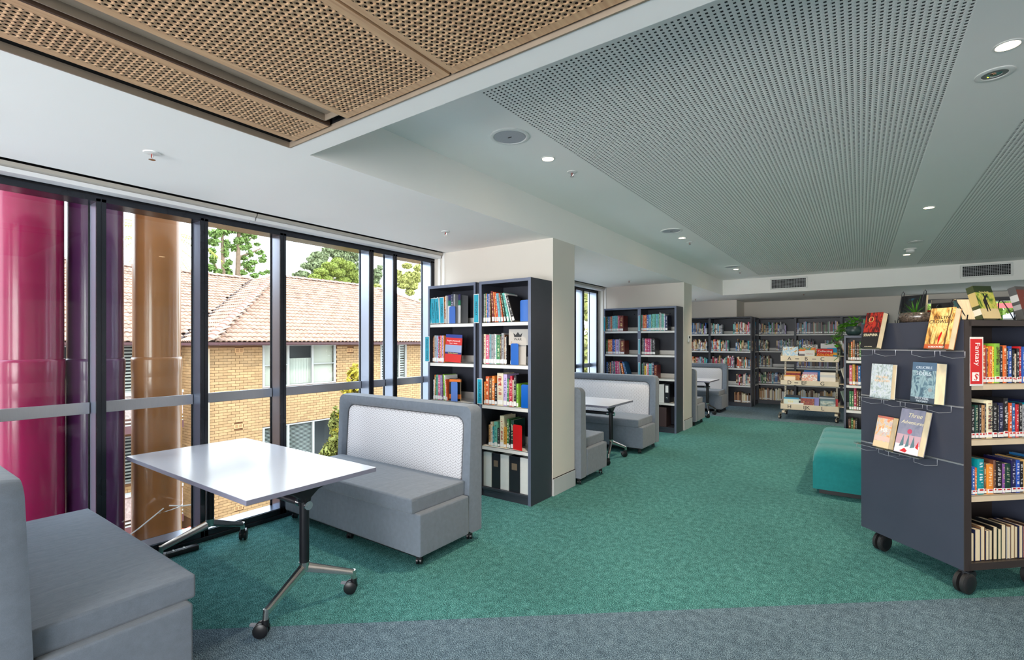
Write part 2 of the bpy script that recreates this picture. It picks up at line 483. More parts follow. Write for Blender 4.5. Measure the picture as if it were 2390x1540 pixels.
def perforated(name, x0, x1, y0, y1, z, nx, ny, hx, hy, mat, wallmat, depth=.012, parent=None, round_=0, mx=0., my=0., up=1, label=None):
    """a sheet with nx*ny real holes; mx,my: plain margins"""
    px, py = (x1 - x0 - 2 * mx) / nx, (y1 - y0 - 2 * my) / ny
    V, F = [], []
    cx = x0 + mx + px * (np.arange(nx) + .5); cy = y0 + my + py * (np.arange(ny) + .5)
    GX, GY = np.meshgrid(cx, cy, indexing='ij'); GX = GX.ravel(); GY = GY.ravel(); n = len(GX)
    if round_:
        k = round_
        a = np.arange(k) * 2 * np.pi / k
        ca, sa = np.cos(a), np.sin(a)
        s = 1 / np.maximum(np.abs(ca), np.abs(sa))
        sq = np.stack([GX[:, None] + ca * s * px / 2, GY[:, None] + sa * s * py / 2], -1)
        ho = np.stack([GX[:, None] + ca * hx / 2, GY[:, None] + sa * hx / 2], -1)
    else:
        k = 4
        q = np.array([(-1, -1), (1, -1), (1, 1), (-1, 1)])
        sq = np.stack([GX[:, None] + q[:, 0] * px / 2, GY[:, None] + q[:, 1] * py / 2], -1)
        ho = np.stack([GX[:, None] + q[:, 0] * hx / 2, GY[:, None] + q[:, 1] * hy / 2], -1)
    zz = np.full((n, k, 1), z)
    allv = np.concatenate([np.concatenate([sq, zz], -1), np.concatenate([ho, zz], -1), np.concatenate([ho, zz + depth], -1)], 1).reshape(-1, 3)
    base = np.arange(n)[:, None, None] * 3 * k
    i = np.arange(k); j = (i + 1) % k
    f1 = np.stack([i, i + k, j + k, j], -1)[None] + base
    f2 = np.stack([i + k, i + 2 * k, j + 2 * k, j + k], -1)[None] + base
    fs = np.concatenate([f1, f2], 1).reshape(-1, 4)
    mids = np.tile(np.r_[np.zeros(k, int), np.ones(k, int)], n)
    # margins
    ex = []
    if mx or my:
        for (a0, a1, b0, b1) in ((x0, x1, y0, y0 + my), (x0, x1, y1 - my, y1), (x0, x0 + mx, y0 + my, y1 - my), (x1 - mx, x1, y0 + my, y1 - my)):
            o = len(allv) + len(ex) ; ex += [(a0, b0, z), (a1, b0, z), (a1, b1, z), (a0, b1, z)]
            fs = np.concatenate([fs, [[o, o + 3, o + 2, o + 1]]])
        for (a0, b0, a1, b1) in ((x0, y0, x1, y0), (x1, y0, x1, y1), (x1, y1, x0, y1), (x0, y1, x0, y0)):
            o = len(allv) + len(ex); ex += [(a0, b0, z), (a1, b1, z), (a1, b1, z + depth), (a0, b0, z + depth)]
            fs = np.concatenate([fs, [[o, o + 1, o + 2, o + 3]]])
        allv = np.concatenate([allv, np.array(ex)])
    me = bpy.data.meshes.new(name)
    me.vertices.add(len(allv)); me.vertices.foreach_set('co', allv.astype(np.float32).ravel())
    me.loops.add(fs.size); me.loops.foreach_set('vertex_index', fs.astype(np.int32).ravel())
    me.polygons.add(len(fs)); me.polygons.foreach_set('loop_start', np.arange(len(fs), dtype=np.int32) * 4)
    mids = np.concatenate([mids, np.zeros(len(fs) - len(mids), int)])
    me.polygons.foreach_set('material_index', mids.astype(np.int32))
    me.update(calc_edges=True)
    return mk(name, me, [mat, wallmat], parent=parent, label=label)
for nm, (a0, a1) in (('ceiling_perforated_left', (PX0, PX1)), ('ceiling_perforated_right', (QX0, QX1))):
    o = perforated(nm, a0, a1, PY0, PY1, ZH, 77, 354, .0108, .0108, ceilm, M('hole_shade_grey', (70, 72, 70), .9), depth=.02)  # hole walls darkened: shade inside the holes put into their colour
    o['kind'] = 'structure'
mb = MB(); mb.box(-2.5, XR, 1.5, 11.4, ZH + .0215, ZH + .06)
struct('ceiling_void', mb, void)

mb = MB(); mb.box(-4.5, XR + .2, YB - .2, 14.3, 3.2, 3.5)
struct('roof_slab', mb, white)

# walls
mb = MB()
mb.box(-4.25, XW, YB, 14.2, 2.47, 3.2)                           # above the window heads
mb.box(-4.25, XW, YB, -2.0, 0, 2.47)
struct('wall_left', mb, wallm)
mb = MB(); mb.box(-4.25, -4.12, YB, 14.2, -6, -.0)
struct('wall_left_outside', mb, M('grey_render', (150, 150, 152), .8))
for nm, y0, y1 in (('wall_partition_near', 4.128, 4.57), ('wall_partition_far', 8.487, 8.95)):
    mb = MB(); mb.box(-4.25, -2.44, y0, y1, 0, ZL); struct(nm, mb, wallm)
mb = MB(); mb.box(-4.25, -2.43, 12.78, 14.2, 0, ZL)
mb.box(-2.43, .72, YE, 14.2, 0, ZL); mb.box(.72, XR, YE, 14.2, 0, 1.93); mb.box(.72, XR, YE, 14.2, 2.40, ZL)
mb.box(5.2, XR, YE, 14.2, 1.93, 2.40)
struct('wall_end', mb, wallm)
mb = MB()                                                        # right wall
mb.box(XR, XR + .2, YB, 14.2, 0, 3.2)
struct('wall_right', mb, wallm)
mb = MB()
mb.box(-4.25, XR, YB - .2, YB, 0, .1); mb.box(-4.25, XR, YB - .2, YB, 2.5, 3.2)
mb.box(-4.25, -3.7, YB - .2, YB, .1, 2.5); mb.box(1.9, XR, YB - .2, YB, .1, 2.5)
struct('wall_back', mb, wallm)
bbm = M('baseboard_grey', (190, 192, 194), .45, var=.02)
for k, (y0, y1) in enumerate(((4.125, 4.573), (8.484, 8.953))):
    mb = MB(); mb.box(-2.45, -2.428, y0, y1, 0, .165)
    struct('baseboard_partition_' + ('near' if k == 0 else 'far'), mb, bbm, bevel=.002)
    mb = MB(); mb.box(-2.441, -2.434, y0, y1, .165, .171)  # near-black strip: the gap's shade above the baseboard put into colour
    struct('trim_' + str(k + 1), mb, void)

# windows ------------------------------------------------------------
def window(name, y0, y1, muls, wcenter=.052, groove=True):
    r = struct(name, loc=(XW, y0, 0))
    L_ = y1 - y0
    dx = XG - XW
    def bx(n, a0, a1, b0, b1, c0, c1, mats, bev=.002):
        m_ = MB().box(a0, a1, b0, b1, c0, c1)
        return mk(n, m_, mats, parent=r, bevel=bev)
    # head, sill
    bx('head_frame', dx - .02, 0, 0, L_, 2.41, 2.47, frame_m); bx('head_bead', -.004, .004, 0, L_, 2.448, 2.452, void, 0)
    bx('sill_frame', dx - .02, .0, 0, L_, 0.0, .078, frame_m); bx('sill_step', 0, .012, 0, L_, 0, .034, frame_m)
    bx('sill_cap', dx, -.012, 0, L_, .0785, .082, reveal_skylit_m, 0)
    ys = [m_ - y0 for m_ in muls]
    for q in ys:
        g = .0025 if groove else 0
        mm = MB(); mm.box(-.012, 0, q - wcenter / 2, q - g, .02, 2.43); mm.box(-.012, 0, q + g, q + wcenter / 2, .02, 2.43); mm.box(-.014, -.003, q - g, q + g, .02, 2.43)
        o = mk('mullion', mm, frame_m, parent=r)
        mk('mullion_web', MB().box(dx - .02, -.012, q - wcenter / 2 + .004, q + wcenter / 2 - .004, .02, 2.43), reveal_skylit_m, parent=o)
        mk('glazing_gasket', MB().box(dx - .004, dx + .006, q - wcenter / 2 - .003, q + wcenter / 2 + .003, .08, 2.41), void, parent=o)
    for a, b in zip(ys[:-1], ys[1:]):
        a += wcenter / 2; b -= wcenter / 2
        bx('transom', dx - .004, dx + .022, a, b, 1.025, 1.10, alu)
        for z0, z1 in ((.08, 1.025), (1.10, 2.41)):
            mk('pane', MB().box(dx - .003, dx + .001, a, b, z0, z1), glass, parent=r)
    return r
w1m = [-1.974, -1.43, -.81, -.19, .43, 1.06, 1.677, 2.296, 3.228, 3.538, 4.10]
window('window_1', -2.0, 4.128, w1m)
window('window_2', 4.57, 8.487, [4.597, 5.2, 5.83, 6.45, 6.97, 7.27, 7.58, 7.889, 8.45])
window('window_3', 8.95, 12.78, [8.977, 9.6, 10.2, 10.8, 11.4, 12.0, 12.4, 12.75])
# far high-level window in the end wall
r = struct('window_4', loc=(.72, YE, 1.93))
mk('frame', MB().box(0, 4.48, 0, .05, 0, .04).box(0, 4.48, 0, .05, .43, .47).box(0, .04, 0, .05, .04, .43).box(4.44, 4.48, 0, .05, .04, .43).box(2.2, 2.24, 0, .05, .04, .43), plate, parent=r)
mk('pane', MB().box(.04, 4.44, .03, .034, .04, .43), glass, parent=r)
mk('sill', MB().box(0, 4.48, -.05, .0, -.03, .0), plate, parent=r)

# blinds ---------------------------------------------------------------
blind_f = M('blind_cassette', (176, 170, 160), .5, var=.03); blind_w = M('blind_rail', (222, 222, 222), .4)
def blind(label, y0, y1, roll=False):
    t = thing('roller_blind', label, 'blind', (-3.93, y0, 2.45), group=None)
    L_ = y1 - y0
    mk('cassette', MB().prism([(-.075, .06), (-.075, .03), (.03, .03), (.05, .04), (.055, .06)], 0, L_, 'y', T=Matrix.Identity(4)), blind_f, parent=t, smooth=30)
    mk('bottom_rail', MB().prism([(-.07, .03), (-.07, .006), (.025, .006), (.035, .03)], 0, L_, 'y'), blind_w, parent=t)
    mk('slot_shade', MB().box(-.09, .088, 0, L_, .085, .115), void, parent=t)  # black box painting the shadow in the gap above the cassette
    if roll:
        m_ = MB().tube([(-.01, L_ - .001, .045), (-.01, L_ + .02, .045)], .04, 20)
        mk('roller_end', m_, alu, parent=t, smooth=40)
    return t
blind('white roller blind cassette above the nearest window with coloured columns', -2.0, 1.99)
blind('white roller blind cassette above the window beside the near bookcase', 2.0, 4.10)
blind('dark edged roller blind above the middle bay window', 4.6, 8.47, True)
blind('roller blind above the farthest bay window', 8.98, 12.7, True)
dark_blind = M('dark_blind', (70, 70, 74), .5)
t = thing('roller_blind', 'dark roller blind over the high window behind the display shelf', 'blind', (.78, 13.66, 2.33))
mk('cassette', MB().box(0, 4.3, -.04, .04, 0, .07), dark_blind, parent=t, bevel=.006); mk('bottom_rail', MB().box(0, 4.3, -.02, .01, -.02, 0), plate, parent=t)
mb = MB(); mb.box(-3.955, -3.93, 4.112, 4.128, 0, ZL); mb.box(-3.9, -3.865, 4.118, 4.128, 0, ZL)
struct('trim_3', mb, white)
mb = MB(); mb.box(-3.955, -3.93, 8.471, 8.487, 0, ZL); mb.box(-3.9, -3.865, 8.477, 8.487, 0, ZL)
struct('trim_4', mb, white)

# timber tray in the ceiling ----------------------------------------------
tray = thing('timber_ceiling_tray', 'perforated oak ceiling panels recessed in a bronze frame above the window bay', 'ceiling tray', (TX0, TY1, ZL))
def tw(n, mb_, mat, **k): return mk(n, mb_, mat, parent=tray, **k)
LX, LY = TX1 - TX0, TY1 - TY0
tw('frame', MB().box(-.004, 0.004, -LY, 0, -.002, .026).box(0, LX, -.004, .004, -.002, .026).box(LX - .004, LX, -LY, 0, -.002, .026).box(0, LX, -LY, -LY + .004, -.002, .026), bronze)
tw('backing', MB().box(0, LX, -LY, 0, .13, .14).box(-.01, 0, -LY, 0, .026, .14).box(0, LX, 0, .01, .026, .14), void)
def panel(x0, x1, nx, lab=None):
    a, b = x0 - TX0, x1 - TX0
    y1 = 1.406 - TY1; y0 = y1 - 1.80
    ny = int(round((1.80 - .08) / .0258))
    m_x = ((x1 - x0) - nx * .0268) / 2
    o = perforated('panel', a, b, y0, y1, .015, nx, ny, .0112, .0112, wood, M('hole_shade_brown', (52, 36, 26), .9), depth=.014, parent=tray, round_=12, mx=m_x, my=(1.80 - ny * .0258) / 2)  # dark brown hole walls: shade in the drilled holes painted on
    mk('panel_back', MB().box(a, b, y0, y1, .0295, .033), void, parent=o)
    return o
panel(-2.37, -2.072, 8); panel(-1.931, -1.292, 21); panel(-1.279, -.262, 36)
tw('light_channel', MB().box(-2.03 - TX0, -1.92 - TX0, -1.80, -.055, .045, .05).box(-2.045 - TX0, -2.04 - TX0, -1.8, -.055, .02, .05).box(-2.04 - TX0, -1.93 - TX0, -.055, -.05, .02, .05), bronze)
tw('channel_edge', MB().box(-2.072 - TX0, -2.06 - TX0, -1.8, -.014, .015, .05), M('panel_edge_brown', (70, 50, 36), .6))

# ceiling fittings --------------------------------------------------------
def disc_thing(name, label, cat, x, y, z, group=None): return thing(name, label, cat, (x, y, z), 0, group)
def speaker(x, y, label):
    t = disc_thing('ceiling_speaker', label, 'speaker', x, y, ZH)
    mk('rim', MB().lathe([(.128, 0), (.128, -.006), (.122, -.009), (.108, -.009), (.104, -.004), (.104, 0)], 40), plate, parent=t, smooth=40)
    mk('grille', MB().lathe([(0, -.007), (.1, -.0065), (.104, -.003), (.104, 0)], 40), M('speaker_mesh', (172, 174, 180), .6, var=.06, vscale=400), parent=t, smooth=40)
    mk('badge', MB().box(-.014, .014, -.003, .003, -.009, -.006), frame_m, parent=t)
speaker(-1.86, 2.597, 'round white ceiling speaker nearest the timber ceiling')
speaker(-1.85, 5.918, 'round ceiling speaker between the two downlights over the aisle')
speaker(-1.86, 9.362, 'farthest round ceiling speaker on the left ceiling margin')
def downlight(x, y, label, spot=True):
    t = disc_thing('downlight', label, 'downlight', x, y, ZH)
    mk('trim_ring', MB().lathe([(.052, 0), (.052, -.004), (.048, -.006), (.042, -.005), (.040, .0)], 32), plate, parent=t, smooth=40)
    mk('lamp_ring', MB().lathe([(.040, -.002), (.038, -.004), (.027, -.004), (.025, -.001)], 32), lampm, parent=t, smooth=60)
    mk('reflector', MB().lathe([(0, -.001), (.025, -.001)], 24), M('lamp_centre', (250, 225, 190), .3, emit=(255, 205, 150), estr=3.), parent=t)
    l = lamp('downlight_lamp', 'SPOT', (x, y, ZH - .02), 110, (1., .80, .58), spot_size=R(125), spot_blend=.9, shadow_soft_size=.05)
for x, y, lb in ((-1.859, 3.074, 'glowing downlight beside the nearest ceiling speaker'), (-1.868, 6.411, 'second glowing downlight along the left ceiling margin'), (-1.862, 9.738, 'farthest glowing downlight on the left ceiling margin'),
                 (.542, 3.097, 'large glowing downlight at the upper right of the ceiling'), (.556, 6.382, 'glowing downlight between the two perforated ceiling fields'), (.578, 9.626, 'glowing downlight under the white ceiling camera')):
    downlight(x, y, lb)
t = disc_thing('emergency_light', 'round recessed emergency light beside the large downlight', 'light', .547, 3.392, ZH)
mk('rim', MB().lathe([(.076, 0), (.076, -.004), (.07, -.007), (.052, -.006), (.05, -.002)], 36), plate, parent=t, smooth=40)
mk('lens', MB().lathe([(.05, -.003), (.03, -.004), (.0, -.005)], 30), M('lens_grey', (120, 120, 118), .25), parent=t, smooth=60)
mk('reflector', MB().lathe([(0, -.012), (.02, -.009), (.03, -.004)], 20), chrome, parent=t, smooth=60)
mk('status_light', MB().lathe([(0, -.009), (.004, -.007), (.005, -.003)], 12, Matrix.Translation((-.022, .012, 0))), M('status_green', (210, 220, 60), .4, emit=(210, 230, 60), estr=2), parent=t)
t = disc_thing('ceiling_sensor', 'white ceiling camera above the far right downlight', 'sensor', .585, 9.05, ZH)
mk('base_plate', MB().lathe([(.075, 0), (.075, -.012), (.0, -.014)], 30), plate, parent=t, smooth=40)
mk('body', MB().lathe([(.05, -.014), (.05, -.045), (.03, -.06), (0, -.062)], 24), plate, parent=t, smooth=40)
t = disc_thing('ceiling_rose', 'shallow white disc on the ceiling behind the ceiling camera', 'cover', .60, 8.45, ZH)
mk('disc', MB().lathe([(.085, 0), (.085, -.008), (.07, -.012), (0, -.012)], 30), plate, parent=t, smooth=40)
mk('rim', MB().lathe([(.09, 0), (.09, -.004), (.085, -.004)], 30), alu, parent=t, smooth=40)
brass = M('brass_red', (150, 60, 50), .4, metal=.4)
def sprinkler(x, y, z, label):
    t = disc_thing('sprinkler_head', label, 'sprinkler', x, y, z)
    mk('plate', MB().lathe([(.04, 0), (.038, -.005), (.022, -.008), (.012, -.008)], 28), plate, parent=t, smooth=50)
    mk('bulb', MB().tube([(0, 0, -.006), (0, 0, -.032)], .004, 8), brass, parent=t)
    mk('yoke', MB().tube([(.011, 0, -.006), (.012, 0, -.02), (.003, 0, -.036)], .0022, 6).tube([(-.011, 0, -.006), (-.012, 0, -.02), (-.003, 0, -.036)], .0022, 6), chrome, parent=t)
    mk('deflector', MB().lathe([(0, -.036), (.016, -.037), (.016, -.039), (0, -.039)], 16), chrome, parent=t)
for x, y, z, lb in ((-3.096, 1.03, ZL, 'sprinkler head on the low ceiling above the nearest table'), (-3.106, 3.324, ZL, 'sprinkler head on the low ceiling above the near bookcase'),
                    (-3.104, 7.702, ZL, 'sprinkler head on the low ceiling of the middle bay'), (-3.16, 11.9, ZL, 'sprinkler head on the low ceiling of the farthest bay'),
                    (-.967, 11.935, ZL, 'sprinkler head on the soffit below the left air grille'), (-1.85, 3.423, ZH, 'sprinkler head next to the first downlight on the high ceiling'),
                    (-1.864, 6.746, ZH, 'sprinkler head next to the second downlight on the high ceiling'), (-1.87, 10.137, ZH, 'farthest sprinkler head on the high ceiling')):
    sprinkler(x, y, z, lb)
def vent(x0, x1, z0, z1, label):
    t = thing('air_grille', label, 'air vent', (x0, 11.35, z0))
    w, h = x1 - x0, z1 - z0; b = .028
    mk('frame', MB().box(-b, w + b, -.012, 0, -b, 0).box(-b, w + b, -.012, 0, h, h + b).box(-b, 0, -.012, 0, 0, h).box(w, w + b, -.012, 0, 0, h), plate, parent=t, bevel=.002)
    mk('backing', MB().box(0, w, -.003, -.001, 0, h), void, parent=t)
    m_ = MB()
    for i in range(1, 22): m_.box(w * i / 22 - .0025, w * i / 22 + .0025, -.009, -.004, 0, h)
    for i in range(1, 7): m_.box(0, w, -.007, -.005, h * i / 7 - .003, h * i / 7 + .003)
    mk('blades', m_, M('grille_metal', (150, 152, 155), .4, metal=.3), parent=t, kind='stuff')
vent(-1.49, -.885, 2.60, 2.775, 'left air grille with small square cells on the far bulkhead')
vent(1.43, 2.02, 2.62, 2.79, 'right air grille with small square cells on the far bulkhead')
t = thing('wall_controller', 'small white air conditioning controller on the far partition end', 'controller', (-2.44, 8.70, 1.5))
mk('body', MB().box(0, .018, 0, .12, 0, .12), plate, parent=t, bevel=.004)
mk('screen', MB().box(.018, .0195, .03, .09, .065, .1), frame_m, parent=t)

# ================================================================== outside
ground_m = M('ground_paving', (205, 202, 196), .9, var=.15, vscale=1.2)
mb = MB(); mb.box(-120, 60, -60, 120, -6.3, -6.0)
struct('ground', mb, ground_m)

# painted round columns outside the nearest window -------------------------
def column(label, x, y, r, zc, col, col2, cord=False):
    m = M('gloss_' + label.split()[1], col, .22, var=.05, vscale=3, coat=.25)
    t = thing('round_column', label, 'column', (x, y, -6))
    mk('shaft', MB().lathe([(r, 0), (r, zc + 6 - .02)], 48), m, parent=t, smooth=60)
    mk('upper_shaft', MB().lathe([(r - .006, zc + 6 - .02), (r - .006, 9.6)], 48), m, parent=t, smooth=60)
    mk('collar', MB().lathe([(r, zc + 6 - .16), (r + .004, zc + 6 - .10), (r + .004, zc + 6 - .02), (r + .001, zc + 6.0), (r - .006, zc + 6.003)], 48), m, parent=t, smooth=60)
    return t
column('glossy magenta round column outside the nearest window', -4.9, .865, .205, 1.375, (156, 10, 74), None)
column('glossy purple round column outside, between magenta and ochre columns', -4.9, 1.255, .180, 1.37, (84, 38, 84), None)
tcol = column('glossy ochre brown round column outside the second window', -4.9, 1.667, .176, 1.37, (168, 112, 66), None)
cordm = M('white_cord', (225, 220, 215), .5)
t = thing('tie_cord', 'white cord tied round the ochre column with two loose ends', 'cord', (-4.9, 1.672, .06))
mk('loop', MB().tube([(.174 * math.cos(a), .174 * math.sin(a), .03 * math.sin(a + 1.2)) for a in [i * math.pi / 12 for i in range(24)]], .004, 6, closed=True), cordm, parent=t)
mk('loose_end', MB().tube([(.18, -.02, .06), (.2, -.2, -.05), (.2, -.33, -.12)], .005, 6), cordm, parent=t)
mk('loose_end', MB().tube([(.18, .02, .07), (.2, .12, .045), (.2, .26, .03)], .005, 6), cordm, parent=t)

# house across the yard -------------------------------------------------
brick_m = M('cream_brick', (176, 142, 100), .85, var=.06, vscale=14, rnd=.17, bump=.15, bscale=60)
mortar_m = M('mortar', (120, 84, 54), .95, var=.1, vscale=6)
tile_m = M('terracotta_tile', (156, 124, 104), .85, var=.38, vscale=3.2, rnd=.22, detail=6)
hip_m = M('hip_tile', (160, 128, 114), .8, var=.12, vscale=6, rnd=.12)
plum = M('plum_paint', (92, 62, 64), .45, var=.05)
winwhite = M('window_white', (170, 170, 166), .5)
glassdark = M('house_glass', (26, 34, 40), .08, spec=.9)
blindm = M('venetian_slat', (180, 184, 182), .5)
curtain = M('curtain_pale', (186, 182, 170), .8, var=.04, vscale=30, stretch=(1, 6, .3))
vblind = M('vertical_blind', (196, 196, 184), .7)
render_m = M('pebbledash', (160, 146, 140), .95, var=.3, vscale=22, detail=6)
FX, Y0, YF = -15.7, 6.68, 23.4
house = thing('brick_house', 'two storey cream brick house with terracotta tiled roof across the yard', 'house', (FX, Y0, -6))
def hb(n, m_, mat, **k): return mk(n, m_, mat, parent=house, loc=(-FX, -Y0, 6), **k)
def holed(x0, x1, y0, y1, z0, z1, holes):
    ys = sorted({y0, y1, *[v for h in holes for v in h[:2]]}); zs = sorted({z0, z1, *[v for h in holes for v in h[2:]]})
    m_ = MB()
    for a, b in zip(ys[:-1], ys[1:]):
        run = None
        for c, d in zip(zs[:-1], zs[1:]):
            if any(h[0] <= a and b <= h[1] and h[2] <= c and d <= h[3] for h in holes): continue
            m_.box(x0, x1, a, b, c, d)
    return m_
wins = [(8.24, 10.96, 0.02, 1.42), (13.0, 14.4, -.03, 1.42), (8.24, 11.5, -2.75, -1.26), (12.9, 14.4, -2.75, -1.26)]
hb('wall_core', holed(FX - .4, FX - .02, Y0 + .02, YF, -6, 1.4, wins), mortar_m)
hb('wall_core', holed(-18.1, -17.72, -8, Y0 + .02, -6, 1.4, [(-1, 1, 0., 1.39), (2.3, 5.6, 0., 1.39), (-1, 1, -2.7, -1.3), (2.3, 5.6, -2.7, -1.3)]), mortar_m)
vents_ = [(7.39, 7.64, 1.17, 1.31), (7.37, 7.62, -1.17, -1.04), (7.37, 7.62, -3.70, -3.57), (11.45, 11.7, 1.12, 1.26)]
bk = MB().box(0, .012, -.115, .115, -.038, .038)
bkm = bk.mesh('brick'); fixn(bkm); bkm.materials.append(brick_m)
bkh = MB().box(0, .012, -.055, .055, -.038, .038).mesh('brick_half'); fixn(bkh); bkh.materials.append(brick_m)
bricks = []
for j in range(0, 62):
    z = 1.34 - .043 - j * .086
    off = .12 if j % 2 else 0
    y = Y0 - off + .12
    while y < 16.2:
        a, b = y - .115, y + .115
        half = False
        if a < Y0: a = Y0; half = True
        ok = True
        for (u0, u1, v0, v1) in wins + vents_:
            if a < u1 and b > u0 and z + .038 > v0 and z - .038 < v1:
                if a < u0 - .06: b = u0 - .005
                elif b > u1 + .06: a = u1 + .005
                else: ok = False
        if ok and b - a > .04: bricks.append((a, b, z))
        y += .24
bricks.sort(key=lambda q: (0 if (q[0] < 11.9 and q[2] > -1.9) else 1, q[0] * .45 - q[2]))
rest = MB()
nfull = 0
for a, b, z in bricks:
    if nfull < 290 and b - a > .2:
        o = bpy.data.objects.new('brick', bkm); COL.objects.link(o); o.parent = house
        o.location = (random.uniform(-.004, .003), (a + b) / 2 - Y0, z + 6); nfull += 1
    else:
        d = random.uniform(-.004, .003)
        rest.box(FX - .02, FX + .012 + d, a, b, z - .038, z + .038)
for j in range(0, 62):                                    # side return and the recessed wing
    z = 1.34 - .043 - j * .086
    for i in range(9):
        x1 = FX + .01 - i * .24 + (.12 if j % 2 else 0)
        x0_ = x1 - .23; x1 = min(x1, FX + .01)
        if x0_ > -17.75: rest.box(x0_, x1, Y0 - .012, Y0 + .05, z - .038, z + .038)
    y = -3.0 + (.12 if j % 2 else 0)
    while y < Y0 - .3:
        if not (((-1.0 < y < 1.0) or (2.3 < y < 5.6)) and (-.1 < z or -2.75 < z < -1.2)):
            rest.box(-17.75, -17.70, y, y + .23, z - .038, z + .038)
        y += .24
hb('brickwork', rest, brick_m, kind='stuff', fix=False)
for (u0, u1, v0, v1) in vents_:
    m_ = MB().box(FX, FX + .016, u0, u1, v0, v1)
    v = hb('wall_vent', m_, M('vent_clay', (214, 170, 120), .8))
    m2 = MB()
    for i in range(5):
        zz = v0 + .02 + i * (v1 - v0 - .03) / 5
        for (c0, c1) in ((u0 + .02, (u0 + u1) / 2 - .01), ((u0 + u1) / 2 + .01, u1 - .02)):
            m2.box(FX + .014, FX + .018, c0, c1, zz, zz + .011)
    mk('vent_slot', m2, mortar_m, parent=v, kind='stuff')
def hwin(u0, u1, v0, v1, panes, kinds, X=FX):
    f = MB()
    f.box(X - .06, X + .005, u0, u1, v0, v0 + .05).box(X - .06, X + .005, u0, u1, v1 - .04, v1)
    n = len(panes) - 1
    for p in panes: f.box(X - .06, X + .012, p - .035, p + .035, v0, v1)
    w = hb('window', f, winwhite)
    mk('window_void', MB().box(X - .5, X - .46, u0, u1, v0, v1), M('room_dark', (34, 38, 42), .8), parent=w)
    for k in range(n):
        a, b = panes[k] + .035, panes[k + 1] - .035
        kd = kinds[k]
        if kd == 'curtain':
            mk('curtain', MB().box(X - .12, X - .1, a, b, v0 + .05, v1 - .04), curtain, parent=w)
            mk('glazing_bar', MB().box(X - .05, X + .008, a, b, v0 + (v1 - v0) * .5, v0 + (v1 - v0) * .5 + .035), winwhite, parent=w)
        elif kd == 'vertical':
            m3 = MB(); y = a
            while y < b - .03:
                m3.add([(X - .16, y, v0 + .05), (X - .12, y + .085, v0 + .05), (X - .12, y + .085, v0 + (v1 - v0) * .66), (X - .16, y, v0 + (v1 - v0) * .66)], [(0, 1, 2, 3)]); y += .1
            mk('vertical_blind', m3, vblind, parent=w, kind='stuff', fix=False)
        elif kd in ('louvre', 'venetian'):
            m3 = MB(); st = .045 if kd == 'venetian' else .1; z = v0 + .06
            while z < v1 - .05:
                m3.box(X - .11, X - .08, a, b, z, z + (.012 if kd == 'venetian' else .05)); z += st
            mk('blind_slats', m3, blindm if kd == 'venetian' else winwhite, parent=w, kind='stuff')
        mk('pane', MB().box(X - .03, X - .026, a, b, v0 + .05, v1 - .04), glass, parent=w)
hwin(*wins[0], [8.28, 9.12, 10.02, 10.92], ['curtain', 'vertical', 'curtain'])
hwin(*wins[1], [13.04, 13.6, 14.0, 14.36], ['louvre', 'louvre', 'louvre'])
hwin(*wins[2], [8.28, 9.12, 10.05, 11.46], ['venetian', 'venetian', ''])
hwin(*wins[3], [12.95, 13.6, 14.36], ['venetian', ''])
for z0 in (.0, -2.7):
    hwin(-1, 1, z0, z0 + 1.4, [-.96, 0, .96], ['', 'louvre'], -17.7)
    hwin(2.3, 5.6, z0, z0 + 1.4, [2.34, 3.4, 4.5, 5.56], ['louvre', '', 'louvre'], -17.7)
for z0, nm in ((0, 'upper'), (-2.75, 'lower')):
    p = hb('balcony', MB().box(-17.7, -16.2, -8, Y0 - .5, -1.0 + z0, -.79 + z0), plum)
    mk('parapet', MB().box(-16.35, -16.25, -8, Y0 - .5, -.60 + z0, .03 + z0), render_m, parent=p)
    mk('coping', MB().box(-16.4, -16.2, -8, Y0 - .5, .03 + z0, .11 + z0), winwhite, parent=p)
    mk('rail', MB().box(-16.3, -16.24, -8, Y0 - .5, -.70 + z0, -.66 + z0).box(-16.3, -16.24, -8, Y0 - .5, -.79 + z0, -.76 + z0), winwhite, parent=p)
hb('downpipe', MB().tube([(FX + .1, 6.58, 1.3), (FX + .1, 6.58, -6)], .05, 12), M('downpipe_cream', (205, 180, 150), .5), smooth=50)
# red corrugated awning low in front of the balconies
m3 = MB(); n = 80
vs = []; fs = []
for i in range(n + 1):
    y = -2 + i * 8.4 / n; zz = .03 * (i % 2)
    vs += [(-16.1, y, -3.95 + zz), (-12.6, y, -4.75 + zz)]
for i in range(n): fs.append((2 * i, 2 * i + 1, 2 * i + 3, 2 * i + 2))
m3.add(vs, fs)
t = thing('awning', 'red corrugated awning below the balconies beyond the columns', 'awning', (-12.6, 2, -6))
mk('corrugated_sheet', m3, M('red_sheet', (196, 90, 70), .6, var=.08, vscale=2), parent=t, loc=(12.6, -2, 6), fix=False)
mk('fascia', MB().box(-12.6, -12.52, -2, 6.4, -4.95, -4.72), winwhite, parent=t, loc=(12.6, -2, 6))
for yy in (-1.8, 2.2, 6.2): mk('post', MB().box(-12.75, -12.65, yy, yy + .1, -6, -4.8), winwhite, parent=t, loc=(12.6, -2, 6))

